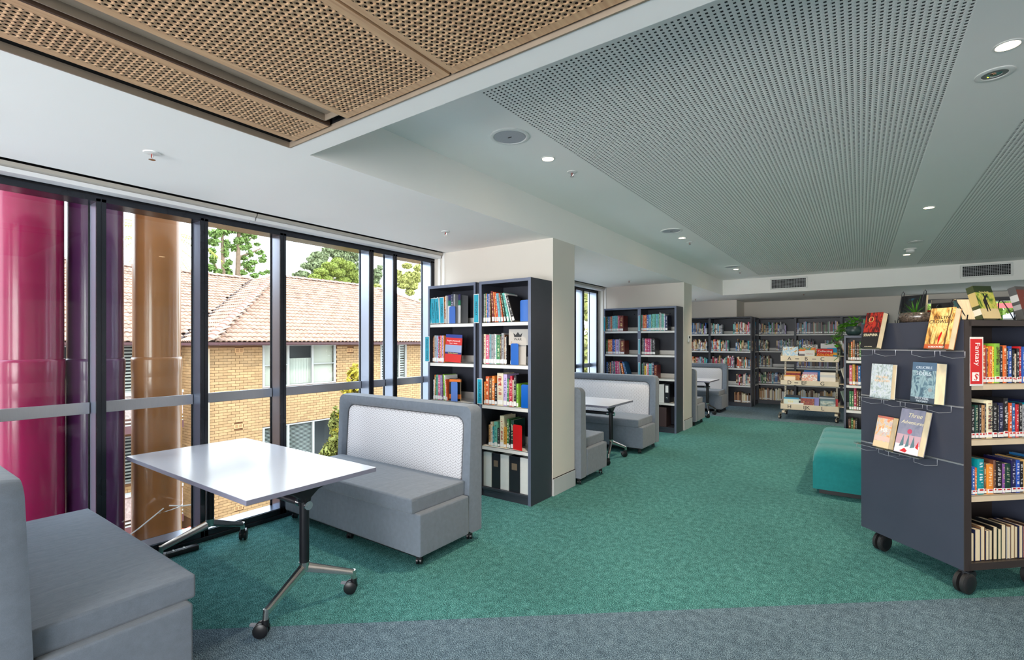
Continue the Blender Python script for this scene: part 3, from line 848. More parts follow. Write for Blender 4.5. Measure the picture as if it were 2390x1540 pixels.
# roof ------------------------------------------------------------------
EX, SL = -15.2, 3.03 / 7.0
ye0, ye1, yr0, yr1 = 6.43, 23.7, 12.2, 17.9       # eave ends and ridge ends
def zA(x): return 1.5 + (EX - x) * SL
hb('wall_core', MB().box(-17.75, FX - .03, Y0 + .004, Y0 + .3, -6, 1.4), mortar_m)
hb('inner_wall', MB().box(-28, FX - .6, Y0 + .4, YF, -6, 1.38).box(-28, -18.4, -8, Y0, -6, 1.38), void)
hb('roof_deck', MB().add([(EX, ye0, 1.46), (EX, ye1, 1.46), (-22.2, yr1, 4.49), (-22.2, yr0, 4.49), (-17.2, ye0, 1.46), (-24.2, yr0, 4.49), (-17.2, -20, 1.46), (-24.2, -20, 4.49), (-31, 6, 1.4), (-31, 23, 1.4)],
   [(0, 1, 2, 3), (0, 3, 5, 4), (4, 5, 7, 6), (3, 2, 9, 8), (1, 9, 2)]), M('roof_underlay', (110, 80, 64), .9), fix=False)
hb('fascia', MB().box(EX - .02, EX + .02, ye0, ye1, 1.40, 1.475).box(-17.22, -17.18, -20, ye0, 1.40, 1.475).box(-17.2, EX, ye0 - .02, ye0 + .02, 1.40, 1.475), plum)
hb('soffit', MB().box(-17.7, EX, ye0, ye1, 1.395, 1.405).box(-19, -17.2, -20, ye0, 1.395, 1.405), M('eave_lining', (170, 130, 118), .7))
hb('gutter', MB().prism([(EX + .02, 1.42), (EX + .12, 1.42), (EX + .14, 1.49), (EX + .125, 1.49), (EX + .11, 1.43), (EX + .02, 1.43)], ye0 - .1, ye1, 'y')
   .prism([(-17.18, 1.42), (-17.08, 1.42), (-17.06, 1.49), (-17.075, 1.49), (-17.09, 1.43), (-17.18, 1.43)], -20, ye0, 'y'), plum)
prof = [(0, .0), (.035, .028), (.075, .036), (.115, .024), (.15, .004), (.185, .028), (.225, .036), (.265, .024), (.30, .002)]
tv, tf = [], []
for (yy, zz) in prof:
    tv += [(0.02, yy, zz + .034), (-.36, yy, zz * .9 + .004), (.02, yy, zz + .004)]
for i in range(len(prof) - 1):
    a, b = 3 * i, 3 * i + 3
    tf += [(a, b, b + 1, a + 1), (a + 2, b + 2, b, a)]
def tile_T(x, y, z, plane):
    ang = math.atan(SL)
    if plane == 'A': return Matrix.Translation((x, y, z)) @ Matrix.Rotation(ang, 4, 'Y')
    ang2 = math.atan(3.03 / (yr0 - ye0))
    return Matrix.Translation((x, y, z)) @ Matrix.Rotation(-R(90), 4, 'Z') @ Matrix.Rotation(ang2, 4, 'Y')
tm = MB().add(tv, tf).mesh('roof_tile'); tm.materials.append(tile_m); tm.shade_smooth(); tm.set_sharp_from_angle(angle=R(60))
restt = MB()
singles = 0
L_A = 7.0 / math.cos(math.atan(SL)); nc = int(L_A / .33)
TI = Vector((-FX, -Y0, 6))
for j in range(nc + 1):
    s = j * .33; f = s / L_A
    x = EX - s * math.cos(math.atan(SL)); z = 1.5 + s * math.sin(math.atan(SL))
    ya, yb = ye0 + (yr0 - ye0) * f, ye1 + (yr1 - ye1) * f
    y = math.floor(ya / .3) * .3 + .3 + (.15 if j % 2 else 0) * 0
    while y < yb - .1:
        T = tile_T(x, y, z + random.uniform(-.004, .006), 'A')
        if singles < 296 and j < 11 and 7.0 < y < 15.6 and y > ya + .1:
            o = bpy.data.objects.new('roof_tile', tm); COL.objects.link(o); o.parent = house
            o.matrix_local = Matrix.Translation(TI) @ T; singles += 1
        else:
            restt.add([T @ Vector(v) for v in tv], tf)
        y += .3
    # main roof behind, plane at X=-17.2
    x2 = x - 2.0
    y = -11.
    yl = ye0 + (yr0 - ye0) * f
    while y < yl:
        T = tile_T(x2, y, z + random.uniform(-.004, .006), 'A'); restt.add([T @ Vector(v) for v in tv], tf); y += .3
    # return slope facing -y
ang2 = math.atan(3.03 / (yr0 - ye0)); L_B = (yr0 - ye0) / math.cos(ang2)
for j in range(int(L_B / .33) + 1):
    s = j * .33; f = s / L_B
    y = ye0 + s * math.cos(ang2); z = 1.5 + s * math.sin(ang2)
    xa = -17.2 - 7 * f; xb = EX - 7 * f
    x = xa
    while x < xb - .15:
        T = tile_T(x, y, z + random.uniform(-.004, .006), 'B'); restt.add([T @ Vector(v) for v in tv], tf); x += .3
rt = hb('roof_tiles', restt, tile_m, kind='stuff', fix=False, smooth=60)
def ridge_run(name, p0, p1, r=.12, step=.36):
    p0, p1 = Vector(p0), Vector(p1); d = p1 - p0; n = int(d.length / step); d.normalize()
    q = d.to_track_quat('Y', 'Z').to_matrix().to_4x4()
    me = MB()
    vs, fs = [], []
    for yy, rr, dz in ((0, r * 1.12, .03), (step * 1.12, r, .0)):
        for k in range(7):
            a = math.pi * k / 6
            vs.append((rr * math.cos(a), yy, rr * .8 * math.sin(a) + dz))
    for k in range(6): fs.append((k, k + 1, 8 + k, 7 + k))
    fs.append(tuple(range(7)))
    me.add(vs, fs); m_ = me.mesh(name); m_.materials.append(hip_m); m_.shade_smooth(); m_.set_sharp_from_angle(angle=R(50))
    for i in range(n):
        o = bpy.data.objects.new(name, m_); COL.objects.link(o); o.parent = house
        o.matrix_local = Matrix.Translation(TI) @ Matrix.Translation(p0 + d * (i * step) + Vector((0, 0, .0))) @ q
ridge_run('hip_tile', (EX, ye0, 1.52), (-22.2, yr0, 4.55))
ridge_run('ridge_tile', (-22.2, yr0, 4.55), (-22.2, yr1, 4.55))
ridge_run('hip_tile', (EX, ye1, 1.52), (-22.2, yr1, 4.55))
ridge_run('ridge_tile', (-24.2, -6, 4.55), (-24.2, yr0, 4.55))
hb('valley_gutter', MB().tube([(-17.2, ye0, 1.52), (-24.2, yr0, 4.55)], .05, 6), M('valley_dark', (60, 44, 40), .8))

# trees -------------------------------------------------------------------
def foliage_mesh(name, blobs, n, size, seed=1, shell=.45, flat=.0, aspect=1.6):
    rg = np.random.default_rng(seed)
    b = np.array([(x, y, z, a, bb, c) for (x, y, z, a, bb, c) in blobs], float)
    wgt = (b[:, 3] * b[:, 4] * b[:, 5]) ** .66; wgt /= wgt.sum()
    idx = rg.choice(len(b), n, p=wgt)
    d = rg.normal(size=(n, 3)); d /= np.linalg.norm(d, axis=1)[:, None]
    rr = 1 - shell * rg.random(n) ** 1.5
    P = b[idx, :3] + d * b[idx, 3:] * rr[:, None]
    u = rg.normal(size=(n, 3)); u /= np.linalg.norm(u, axis=1)[:, None]
    nrm = d + .9 * rg.normal(size=(n, 3)); nrm[:, 2] += .4
    v = np.cross(nrm, u); v /= np.linalg.norm(v, axis=1)[:, None] + 1e-9
    u = np.cross(v, nrm); u /= np.linalg.norm(u, axis=1)[:, None] + 1e-9
    s = size * (.6 + .8 * rg.random(n))[:, None]
    V = np.stack([P - u * s * aspect / 2, P - v * s / 2 , P + u * s * aspect / 2, P + v * s / 2], 1).reshape(-1, 3)
    me = bpy.data.meshes.new(name)
    me.vertices.add(4 * n); me.vertices.foreach_set('co', V.astype(np.float32).ravel())
    me.loops.add(4 * n); me.loops.foreach_set('vertex_index', np.arange(4 * n, dtype=np.int32))
    me.polygons.add(n); me.polygons.foreach_set('loop_start', np.arange(n, dtype=np.int32) * 4)
    me.update(calc_edges=True)
    return me
def leafm(name, col, rnd=.35):
    if name in MATS: return MATS[name]
    m = M(name, col, .6, rnd=rnd, spec=.3)
    b = m.node_tree.nodes['Principled BSDF']
    b.inputs['Transmission Weight'].default_value = 0
    return m
trunkm = M('bark', (120, 100, 82), .9, var=.2, vscale=6)
def tree(label, base, blobs, n, size, mat, trunks, seed=1, name='tree', **k):
    t = thing(name, label, 'tree' if name == 'tree' else 'shrub', base)
    bl = [(x - base[0], y - base[1], z - base[2], a, b, c) for (x, y, z, a, b, c) in blobs]
    mk('foliage', foliage_mesh('foliage', bl, n, size, seed, **k), mat, parent=t, kind='stuff')
    m_ = MB()
    for pts, r0, r1 in trunks:
        m_.tube([Vector(p) - Vector(base) for p in pts], [r0 + (r1 - r0) * i / (len(pts) - 1) for i in range(len(pts))], 8)
    mk('trunk', m_, trunkm, parent=t)
    return t
def blobs_px(lst, X, sy=1.):
    """crown lobes sized and placed at the real distance X: (px, py, radius in px)"""
    out = []
    for (px, py, rx, ry) in lst:
        c = at_x(px, py, X); d = -SN * c.x + CS * c.y
        out.append((c.x, c.y, c.z, rx / CAMF * d, rx / CAMF * d, ry / CAMF * d))
    return out
rg = random.Random(3)
# tall conifer with tufted branches
X = -34.
bl = blobs_px([(500, 545, 16, 10), (520, 540, 16, 8), (545, 535, 22, 8), (575, 545, 14, 9), (500, 565, 12, 10), (528, 570, 10, 12), (525, 590, 9, 12), (558, 562, 12, 9), (572, 558, 10, 7), (567, 578, 12, 6), (580, 573, 7, 8),
               (495, 585, 8, 7), (498, 604, 9, 12), (492, 625, 9, 9), (508, 634, 9, 7), (535, 612, 8, 7), (526, 622, 9, 9), (534, 636, 8, 9), (545, 578, 6, 10), (584, 592, 7, 9), (570, 602, 8, 6), (604, 590, 7, 4), (610, 587, 5, 4), (600, 570, 7, 3), (594, 552, 6, 6),
               (590, 612, 10, 6), (612, 606, 9, 7), (616, 598, 5, 6), (575, 618, 11, 9), (585, 628, 9, 7), (566, 636, 10, 6), (594, 643, 9, 5), (612, 638, 8, 4), (624, 634, 6, 4), (605, 662, 9, 9), (585, 655, 12, 8), (500, 655, 16, 8), (545, 655, 12, 9)], X)
def trunk_px(pts, X, r0, r1): return ([at_x(a, b, X) for a, b in pts], r0, r1)
tree('tall open branched conifer rising behind the roof, seen in the third window', at_x(555, 790, X)[:2] + (-6,), bl, 9000, .11, leafm('conifer_leaf', (112, 138, 70)),
     [trunk_px([(557, 1000), (555, 660), (556, 590), (558, 520), (558, 470)], X, .24, .06), trunk_px([(520, 900), (521, 640), (519, 560), (518, 490)], X, .18, .06), trunk_px([(556, 640), (575, 625), (600, 606)], X, .09, .04), trunk_px([(557, 600), (585, 590), (608, 580)], X, .08, .04), trunk_px([(520, 650), (505, 625), (495, 600)], X, .09, .04), trunk_px([(557, 570), (580, 560), (596, 548)], X, .08, .03)], 2, aspect=2.4, shell=1.)
X = -40.
bl = blobs_px([(rg.uniform(705, 850), rg.uniform(595, 668), rg.uniform(9, 20), rg.uniform(7, 12)) for _ in range(34)] + [(740, 596, 14, 8), (765, 585, 14, 8), (790, 582, 16, 7), (815, 590, 16, 8), (835, 598, 12, 6), (700, 640, 10, 8), (715, 620, 12, 8), (727, 606, 10, 7), (687, 642, 5, 4), (700, 655, 8, 5), (880, 640, 12, 14), (888, 625, 8, 6), (876, 655, 10, 10)], X)
bl = [b for b in bl if True]
tree('broad grey green gum tree behind the roof ridge in the fourth window', at_x(770, 790, X)[:2] + (-6,), bl, 22000, .17, leafm('gum_leaf', (120, 130, 92)), [trunk_px([(770, 1000), (768, 680), (775, 620)], X, .6, .2)], 4)
X = -33.5
bl = blobs_px([(790, 612, 16, 10), (770, 622, 18, 10), (810, 622, 18, 12), (750, 635, 16, 9), (785, 636, 20, 10), (820, 640, 16, 12), (735, 648, 14, 8), (760, 652, 16, 9), (800, 656, 18, 9), (832, 655, 12, 10), (840, 640, 10, 12), (745, 664, 14, 7), (775, 668, 16, 7), (815, 670, 16, 8)], X)
tree('rounded lime green tree in front of the gum tree', at_x(790, 790, X)[:2] + (-6,), bl, 22000, .12, leafm('lime_leaf', (130, 142, 62)), [trunk_px([(790, 1000), (790, 700)], X, .5, .2)], 5, shell=.2)
X = -34.
bl = blobs_px([(rg.uniform(925, 1010), rg.uniform(625, 720), rg.uniform(8, 16), rg.uniform(7, 11)) for _ in range(30)] + [(950, 620, 12, 7), (975, 625, 10, 8), (880, 668, 10, 5)], X)
tree('yellow green leafy tree at the right end of the tiled roof', at_x(965, 790, X)[:2] + (-6,), bl, 20000, .14, leafm('yellow_leaf', (160, 160, 88)), [trunk_px([(965, 1000), (965, 720)], X, .4, .2)], 6)
# trees seen past the middle bay window, and greenery behind the high window
tree('sunlit yellow leaved tree outside the middle bay window', (-12, 26.5, -6), [(-12 + rg.uniform(-3, 3), 26.5 + rg.uniform(-3, 3), z, 1.2, 1.2, .8) for z in (-1.5, -.5, .5, 1.5, 2.5, 3.5, 4.2) for _ in range(3)], 9000, .2, leafm('yellow_leaf', (178, 180, 100)), [([(-12, 26.5, -6), (-12, 26.5, 3)], .3, .12)], 7, shell=.6)
tree('dense garden tree behind the high end window', (2.6, 27.5, -6), [(rg.uniform(-2, 9), 27.5 + rg.uniform(-1, 2), rg.uniform(-1, 4.5), 1.3, 1.3, .8) for _ in range(34)], 14000, .16, leafm('garden_leaf', (150, 170, 84)), [([(2.6, 27.5, -6), (2.6, 27.5, 2)], .3, .1)], 8, shell=.7)
g = thing('garden_house', 'pale gabled garden house with red roof trim beyond the high window', 'house', (5.0, 21.5, -6))
mk('wall', MB().box(-1.5, 2.5, 0, 2, 0, 8.1), M('garden_wall', (188, 188, 192), .8), parent=g)
mk('roof', MB().prism([(-1.8, 8.1), (2.8, 8.1), (.5, 9.0)], -.3, 2.2, 'y'), M('garden_roof', (150, 152, 160), .8), parent=g)
mk('roof_trim', MB().box(-1.8, 2.8, -.34, -.3, 8.55, 8.7), M('red_trim', (190, 70, 70), .7), parent=g)
# palm
palm = thing('palm_tree', 'palm with arching yellow green fronds behind the ochre column', 'tree', at_x(355, 790, -34.)[:2] + (-6,))
pb = Vector(palm.location); crown = at_x(362, 556, -34.) - pb
leafp = leafm('palm_leaf', (160, 160, 70))
for k in range(22):
    a = k * 2.4; el = .9 - (k % 5) * .35
    vs, fs = [], []
    Lf = 3.7
    pts = []
    for i in range(9):
        s = i / 8 * Lf
        pts.append(crown + Vector((math.cos(a) * s * math.cos(el * .6), math.sin(a) * s * math.cos(el * .6), s * math.sin(el) - .22 * s * s)))
    m_ = MB().tube(pts, .02, 4)
    sd = Vector((-math.sin(a), math.cos(a), 0))
    for i in range(1, 9):
        for q in range(3):
            p = pts[i - 1].lerp(pts[i], q / 3); dr = (pts[i] - pts[i - 1]).normalized()
            for sg in (-1, 1):
                tip = p + sd * sg * .42 + dr * .25 + Vector((0, 0, -.28))
                m_.add([p, p + dr * .05, tip], [(0, 1, 2)])
    mk('frond', m_, leafp, parent=palm, fix=False)
mk('trunk', MB().tube([(0, 0, 0), crown], .16, 10), trunkm, parent=palm)
# golden conifer shrub by the brick wall
X = -13.2
def cyp(lab, px, pytop, w, ybase, n, seed, mat):
    c = at_x(px, pytop, X); bls = []
    h = 0; z = c.z
    r_ = random.Random(seed)
    for k in range(26):
        f = k / 25; zz = c.z - .25 - f * 4.6
        rad = w * min(1, .25 + f * 2.2)
        for q in range(3):
            a = r_.uniform(0, 6.28)
            bls.append((c.x + math.cos(a) * rad * .6, c.y + math.sin(a) * rad * .6, zz + r_.uniform(-.1, .2), rad * .42, rad * .42, .34))
    tree(lab, (c.x, c.y, -6), bls, n, .07, mat, [([(c.x, c.y, -6), (c.x, c.y, c.z - .6)], .08, .03)], seed, name='conifer_shrub', shell=.25, aspect=2.5)
cyp('tall golden conifer shrub standing against the brick wall', 832, 862, .85, -6, 26000, 11, leafm('golden_leaf', (160, 142, 36)))
cyp('lower dark olive conifer shrub left of the golden one', 786, 962, .62, -6, 16000, 12, leafm('olive_leaf', (122, 124, 58)))

# ================================================================== furniture
def rounded_rect(x0, x1, z0, z1, r, n=5, bottom=True):
    p = []
    for (cx, cz, a0, rr) in ((x1 - r, z1 - r, 0, r), (x0 + r, z1 - r, 90, r), (x0 + (r if bottom else 0), z0 + (r if bottom else 0), 180, r if bottom else 0), (x1 - (r if bottom else 0), z0 + (r if bottom else 0), 270, r if bottom else 0)):
        for i in range(n + 1):
            a = R(a0 + 90 * i / n)
            p.append((cx + rr * math.cos(a), cz + rr * math.sin(a)))
    return p
def castor(parent, x, y, ang=0., r=.026, name='castor', hz=None):
    hz = hz or 2 * r + .03
    c = mk(name, MB().tube([(0, 0, hz), (0, 0, 2 * r + .002)], .01, 8).box(-.018, .018, -.004, .022, r + .002, 2 * r + .006), black, parent=parent, loc=(x, y, 0), rot=(0, 0, ang), smooth=40)
    for s in (-1, 1):
        mk('wheel', MB().tube([(s * .006, .012, r), (s * .019, .012, r)], r, 18), black, parent=c, smooth=40)
    return c
def soft_box(name, x0, x1, y0, y1, z0, z1, mat, parent, r=.03, puff=.0, seg=3, cuts=6, sag=0.):
    bm = bmesh.new()
    bmesh.ops.create_cube(bm, size=1)
    bmesh.ops.subdivide_edges(bm, edges=[e for e in bm.edges], cuts=cuts, use_grid_fill=True)
    me = bpy.data.meshes.new(name)
    for v in bm.verts:
        x, y, z = v.co * 2
        fx, fy = max(0, 1 - x ** 4), max(0, 1 - y ** 4)
        if z > .99: z = 1 + puff * fx * fy
        if sag: y = y
        if abs(y) > .99 and puff: y = math.copysign(1 + puff * .25 * max(0, 1 - z * z) * fx, y)
        v.co = Vector(((x0 + x1) / 2 + x * (x1 - x0) / 2, (y0 + y1) / 2 + y * (y1 - y0) / 2, (z0 + z1) / 2 + z * (z1 - z0) / 2))
    bm.to_mesh(me); bm.free()
    me.materials.append(mat)
    o = mk(name, me, mat, parent=parent, bevel=r, segs=seg)
    return o
piping_m = M('piping_grey', (88, 92, 98), .8)
BW = 1.62
def bench(label, x_right, y_front, facing, group='two seater booth benches'):
    # local frame: x -BW..0 from right end, front at y=0, back towards +y
    t = thing('booth_bench', label, 'bench', (x_right, y_front, 0), 0 if facing == '-y' else R(180), group)
    if facing != '-y': t.location.x = x_right - BW
    soft_box('seat_base', -BW, 0, 0, .50, .075, .36, seat_fab, t, .012, 0, 2, 4)
    soft_box('seat_cushion', -BW + .05, -.05, -.03, .53, .358, .462, seat_fab, t, .03, .12, 3, 8)
    # back: upholstered surround
    outer = rounded_rect(-BW, 0, .075, 1.02, .06, bottom=False)
    inner = rounded_rect(-BW + .105, -.105, .40, .925, .075, bottom=False)
    n = len(outer); vs = []; fs = []
    def yy(z): return .495 + .035 * max(0, (z - .4)) / .6
    def ring(pts, y, sh=True): return [(p[0], y + (yy(p[1]) - .495 if sh else 0), p[1]) for p in pts]
    o1 = [(p[0] * .999, p[1]) for p in outer]
    mid = [((a[0] * .93 + b[0] * .07), (a[1] * .93 + b[1] * .07)) for a, b in zip(outer, inner)]
    mid2 = [((a[0] * .35 + b[0] * .65), (a[1] * .35 + b[1] * .65)) for a, b in zip(outer, inner)]
    loops = [ring(outer, .645, False), ring(outer, .535), ring([(o[0], o[1]) for o in mid], .498), ring(mid2, .50), ring(inner, .535), ring(inner, .60)]
    for lp in loops: vs += lp
    k = len(loops)
    for i in range(k - 1):
        for j in range(n): fs.append((i * n + j, i * n + (j + 1) % n, (i + 1) * n + (j + 1) % n, (i + 1) * n + j))
    fs.append(tuple(range(n)))
    mk('backrest', MB().add(vs, fs), seat_fab, parent=t, smooth=50)
    # padded panel
    pts = rounded_rect(-BW + .108, -.108, .41, .922, .072, bottom=False)
    cxm = -BW / 2; czm = .66; V = []; F = []
    rings = [(1.0, .575), (1.0, .545), (.985, .532), (.93, .524), (.6, .516), (.02, .514)]
    for (sc, y) in rings:
        for p in pts:
            px, pz = cxm + (p[0] - cxm) * (1 - (1 - sc) * (.3 if sc > .9 else 1)), czm + (p[1] - czm) * sc
            V.append((px, y + (yy(pz) - .495), pz))
    m = len(pts)
    for i in range(len(rings) - 1):
        for j in range(m): F.append((i * m + j, i * m + (j + 1) % m, (i + 1) * m + (j + 1) % m, (i + 1) * m + j))
    F.append(tuple(range((len(rings) - 1) * m, len(rings) * m)))
    mk('back_pad', MB().add(V, F), pad_fab, parent=t, smooth=60)
    mk('seam_piping', MB().tube([(p[0], .5305 + (yy(p[1]) - .495), p[1]) for p in rounded_rect(-BW + .103, -.103, .42, .928, .077, bottom=False)], .0035, 6, closed=True), piping_m, parent=t)
    mk('base_plinth', MB().box(-BW + .03, -.03, .02, .62, .062, .076), black, parent=t)
    for x in (-.06, -BW / 2, -BW + .06):
        for y in (.05, .57): castor(t, x, y, .5, .024, hz=.068)
    return t
bench('grey booth bench in the left foreground, its seat cut off by the photo edge', -2.375, .945, '+y')
bench('grey booth bench with pale herringbone back in front of the near bookcase', -2.365, 2.285, '-y')
bench('grey booth bench seen end on behind the near pillar', -2.37, 5.225, '+y')
bench('grey booth bench with pale back facing the second table, in front of the middle bookcase', -2.36, 6.33, '-y')
bench('grey booth bench seen end on just beyond the far pillar', -2.39, 9.66, '+y')
bench('farthest grey booth bench with pale back, in front of the end wall shelves', -2.385, 11.0, '-y')

tabletop_m = M('table_laminate', (204, 207, 216), .22, spec=.55, var=.01, vscale=4)
tableedge_m = M('table_edge_band', (128, 128, 146), .4)
def table(label, x, y, group='mobile flip tables with white tops'):
    t = thing('flip_table', label, 'table', (x, y, 0), 0, group)
    tp = mk('table_top', MB().box(-.8, .8, -.39, .39, .7315, .733), tabletop_m, parent=t)
    mk('edge_band', MB().box(-.801, .801, -.391, .391, .707, .7315), tableedge_m, parent=tp, bevel=.0015)
    for px, sg in ((.66, 1), (-.50, -1)):
        po = mk('post', MB().tube([(px, 0, .25), (px, 0, .62)], .0265, 20), blackm, parent=t, smooth=40)
        mk('top_bracket', MB().prism([(-.2, .706), (.2, .706), (.2, .695), (.075, .655), (.03, .62), (.028, .6), (-.028, .6), (-.03, .62), (-.075, .655), (-.2, .695)], px - .024, px + .024, 'x'), blackm, parent=po, bevel=.006)
        mk('pivot_knob', MB().tube([(px + .026, 0, .585), (px + .034, 0, .585)], .018, 20).tube([(px + .034, 0, .585), (px + .046, 0, .585)], .024, 24).tube([(px + .046, 0, .585), (px + .048, 0, .585)], .013, 20), chrome, parent=po, smooth=40)
        ft = mk('foot_hub', MB().tube([(px, 0, .215), (px, 0, .262)], [.024, .028], 20), polished, parent=t, smooth=40)
        for s in (-1, 1):
            a = Vector((px, s * .005, .236)); b = Vector((px + sg * .085, s * .262, .125)); c = Vector((px + sg * .088, s * .268, .085))
            m_ = MB()
            # tapered leg: flat-sided casting with a rounded top
            dirv = (b - a).normalized(); sidev = Vector((-dirv.y, dirv.x, 0)).normalized(); up = sidev.cross(dirv) * -1
            if up.z < 0: up = -up
            def sec(p, w, h0, h1): return [p - sidev * w - up * h0, p + sidev * w - up * h0, p + sidev * w + up * h1 * .3, p + sidev * w * .5 + up * h1, p - sidev * w * .5 + up * h1, p - sidev * w + up * h1 * .3]
            secs = [sec(a, .02, .026, .02), sec(a.lerp(b, .18), .018, .024, .019), sec(a.lerp(b, .5), .0165, .02, .018), sec(b, .015, .017, .016)]
            V = [q for s_ in secs for q in s_]; F = []
            for i in range(3):
                for j in range(6): F.append((i * 6 + j, i * 6 + (j + 1) % 6, (i + 1) * 6 + (j + 1) % 6, (i + 1) * 6 + j))
            F += [tuple(range(6)), tuple(range(18, 24))]
            m_.add(V, F)
            m_.tube([b + Vector((0, 0, .012)), c], [.0165, .0155], 12)
            mk('foot_leg', m_, polished, parent=t, smooth=35)
            cs = mk('castor', MB().tube([(0, 0, .088), (0, 0, .05)], .017, 14).box(-.006, .006, -.005, .03, .02, .07), black, parent=t, loc=(c.x, c.y, 0), rot=(0, 0, 2.3 if sg > 0 else .9), smooth=40)
            for q in (-1, 1): mk('wheel', MB().tube([(q * .007, .02, .037), (q * .022, .02, .037), (q * .026, .02, .037)], [.037, .037, .031], 24), black, parent=cs, smooth=50)
            mk('brake_lever', MB().prism([(.05, .056), (.075, .062), (.075, .068), (.045, .066)], -.012, .012, 'x'), M('lever_grey', (120, 122, 130), .35), parent=cs)
    mk('cross_bar', MB().tube([(-.48, 0, .588), (.64, 0, .588)], .021, 18), M('bar_graphite', (70, 68, 74), .3, metal=.6), parent=t, smooth=40)
    for q in (.605, -.475): mk('bar_collar', MB().tube([(q, 0, .588), (q + .03, 0, .588)], .0235, 18), chrome, parent=t, smooth=40)
    mk('flip_rail', MB().box(-.46, .6, .02, .05, .69, .706).box(-.1, .05, -.06, .06, .685, .706), blackm, parent=t)
    return t
table('nearest flip table with white top beside the window, on castors', -3.22, 1.582)
table('second flip table with white top, between the benches of the middle bay', -3.25, 5.83)
table('farthest flip table with white top, behind the far pillar', -3.19, 10.42)

# power board on the floor below the window
t = thing('power_board', 'black power board on the carpet below the window sill', 'power board', tuple(at_z(410, 1296, 0))[:2] + (0,), R(87))
mk('body', MB().box(-.17, .14, -.026, .026, .002, .036), black, parent=t, bevel=.006)
for i in range(4): mk('socket', MB().box(-.135 + i * .066, -.095 + i * .066, -.016, .016, .036, .038), M('socket_grey', (56, 58, 62), .4), parent=t)
for i in range(3): mk('neon_switch', MB().box(-.085 + i * .066, -.075 + i * .066, -.012, .012, .036, .041), plate, parent=t)

# ottoman --------------------------------------------------------------
def ottoman():
    x0, x1, y0, y1 = -.385, .42, 5.70, 7.42
    t = thing('ottoman', 'teal velvet ottoman with channelled top on the green carpet', 'ottoman', (x0, y0, 0))
    w, d = x1 - x0, y1 - y0
    mk('plinth', MB().box(.05, w - .05, .05, d - .05, 0, .05), black, parent=t)
    n = 4; rib = d / n
    m_ = MB(); V = []; F = []
    # cross-section across y repeated along x, with rounded shoulders
    prof_y = []
    for k in range(n):
        for i in range(9):
            f = i / 8
            if k and i == 0: continue
            edge = .0
            h = .425 + .022 * math.sin(math.pi * f) ** .6
            if k == 0 and f < .5: h -= .05 * (1 - f / .5) ** 3
            if k == n - 1 and f > .5: h -= .05 * ((f - .5) / .5) ** 3
            prof_y.append((k * rib + f * rib, h))
    xs = [(0, -.065), (.012, -.03), (.04, -.008), (.09, 0)]; xs = xs + [(w - a, b) for a, b in reversed(xs)]
    rows = []
    for (xx, dz) in xs:
        r0 = [(xx, yv, zv + dz) for yv, zv in prof_y]
        rows.append(r0)
    m = len(prof_y)
    for r_ in rows: V += r_
    for i in range(len(rows) - 1):
        for j in range(m - 1): F.append((i * m + j, (i + 1) * m + j, (i + 1) * m + j + 1, i * m + j + 1))
    b0 = len(V)
    # skirt
    per = [(i * m) for i in range(len(rows))] + [(len(rows) - 1) * m + j for j in range(1, m)] + [i * m + m - 1 for i in range(len(rows) - 2, -1, -1)] + [j for j in range(m - 2, 0, -1)]
    for q in per:
        V.append((V[q][0], V[q][1], .05))
    L_ = len(per)
    for i in range(L_): F.append((per[i], b0 + i, b0 + (i + 1) % L_, per[(i + 1) % L_]))
    F.append(tuple(b0 + i for i in range(L_)))
    m_.add(V, F)
    mk('cover', m_, ottoman_fab, parent=t, smooth=70)
    for k in range(1, n):
        mk('channel_seam', MB().tube([(.0, k * rib, .30), (.004, k * rib, .365), (.04, k * rib, .42), (w - .04, k * rib, .42), (w - .002, k * rib, .36)], .004, 6), M('seam_dark_teal', (10, 60, 62), .9), parent=t)
    return t
ottoman()

# ------------------------------------------------------------------ bookcases
def bookcase(label, w, d, h, boards, loc, rz=0., group='charcoal library bookcases', kick=.09, back=True, up=.07, edge=shelfedge_lit, side=.022, rear=True, base_h=.0):
    """front at y=0, depth towards +y; boards are tops of the white shelves"""
    t = thing('bookcase', label, 'bookcase', loc, rz, group)
    for x in (0, w - side):
        sp_ = mk('side_panel', MB().box(x, x + side, .002, d, 0, h), shelfdark, parent=t)
        mk('edge_strip', MB().box(x, x + side, 0, .002, 0, h), edge, parent=sp_)
    tp = mk('top_panel', MB().box(side, w - side, .002, d, h - .03, h - .001), shelfdark, parent=t)
    mk('edge_strip', MB().box(side, w - side, 0, .002, h - .03, h - .001), edge, parent=tp)
    mk('back_panel', MB().box(side, w - side, d - .012, d - .002, kick, h - .03), shelfdark, parent=t)
    mk('kick_board', MB().box(side, w - side, .012, .03, 0, kick - .02), shelfdark, parent=t)
    mk('base_panel', MB().box(side, w - side, .004, d - .012, kick - .02, kick), shelfdark, parent=t)
    for z in boards:
        m_ = MB().box(side + .002, w - side - .002, .006, d - .014, z - .004, z).box(side + .002, w - side - .002, .006, .009, z - .036, z)
        if rear: m_.box(side + .002, w - side - .002, d - .05, d - .046, z, z + up)
        mk('shelf', m_, shelfwhite, parent=t)
    mk('fixing_cap', MB().tube([(w * .66, d - .0125, h - .1), (w * .66, d - .015, h - .1)], .008, 10), void, parent=t)
    return t
BZ = [.49, .89, 1.285, 1.69]
bookcase('left half of the near charcoal bookcase behind the first bench', .652, .372, 2.092, BZ, (-3.752, 3.745, 0))
bookcase('right half of the near charcoal bookcase against the first pillar', .605, .372, 2.092, BZ, (-3.052, 3.745, 0), side=.03)
mk('infill', MB().box(-3.098, -3.054, 3.77, 4.11, 0, 2.088), shelfdark, kind='structure').name = 'trim_5'
bookcase('left half of the middle bay bookcase', .648, .372, 2.092, BZ, (-3.735, 8.10, 0))
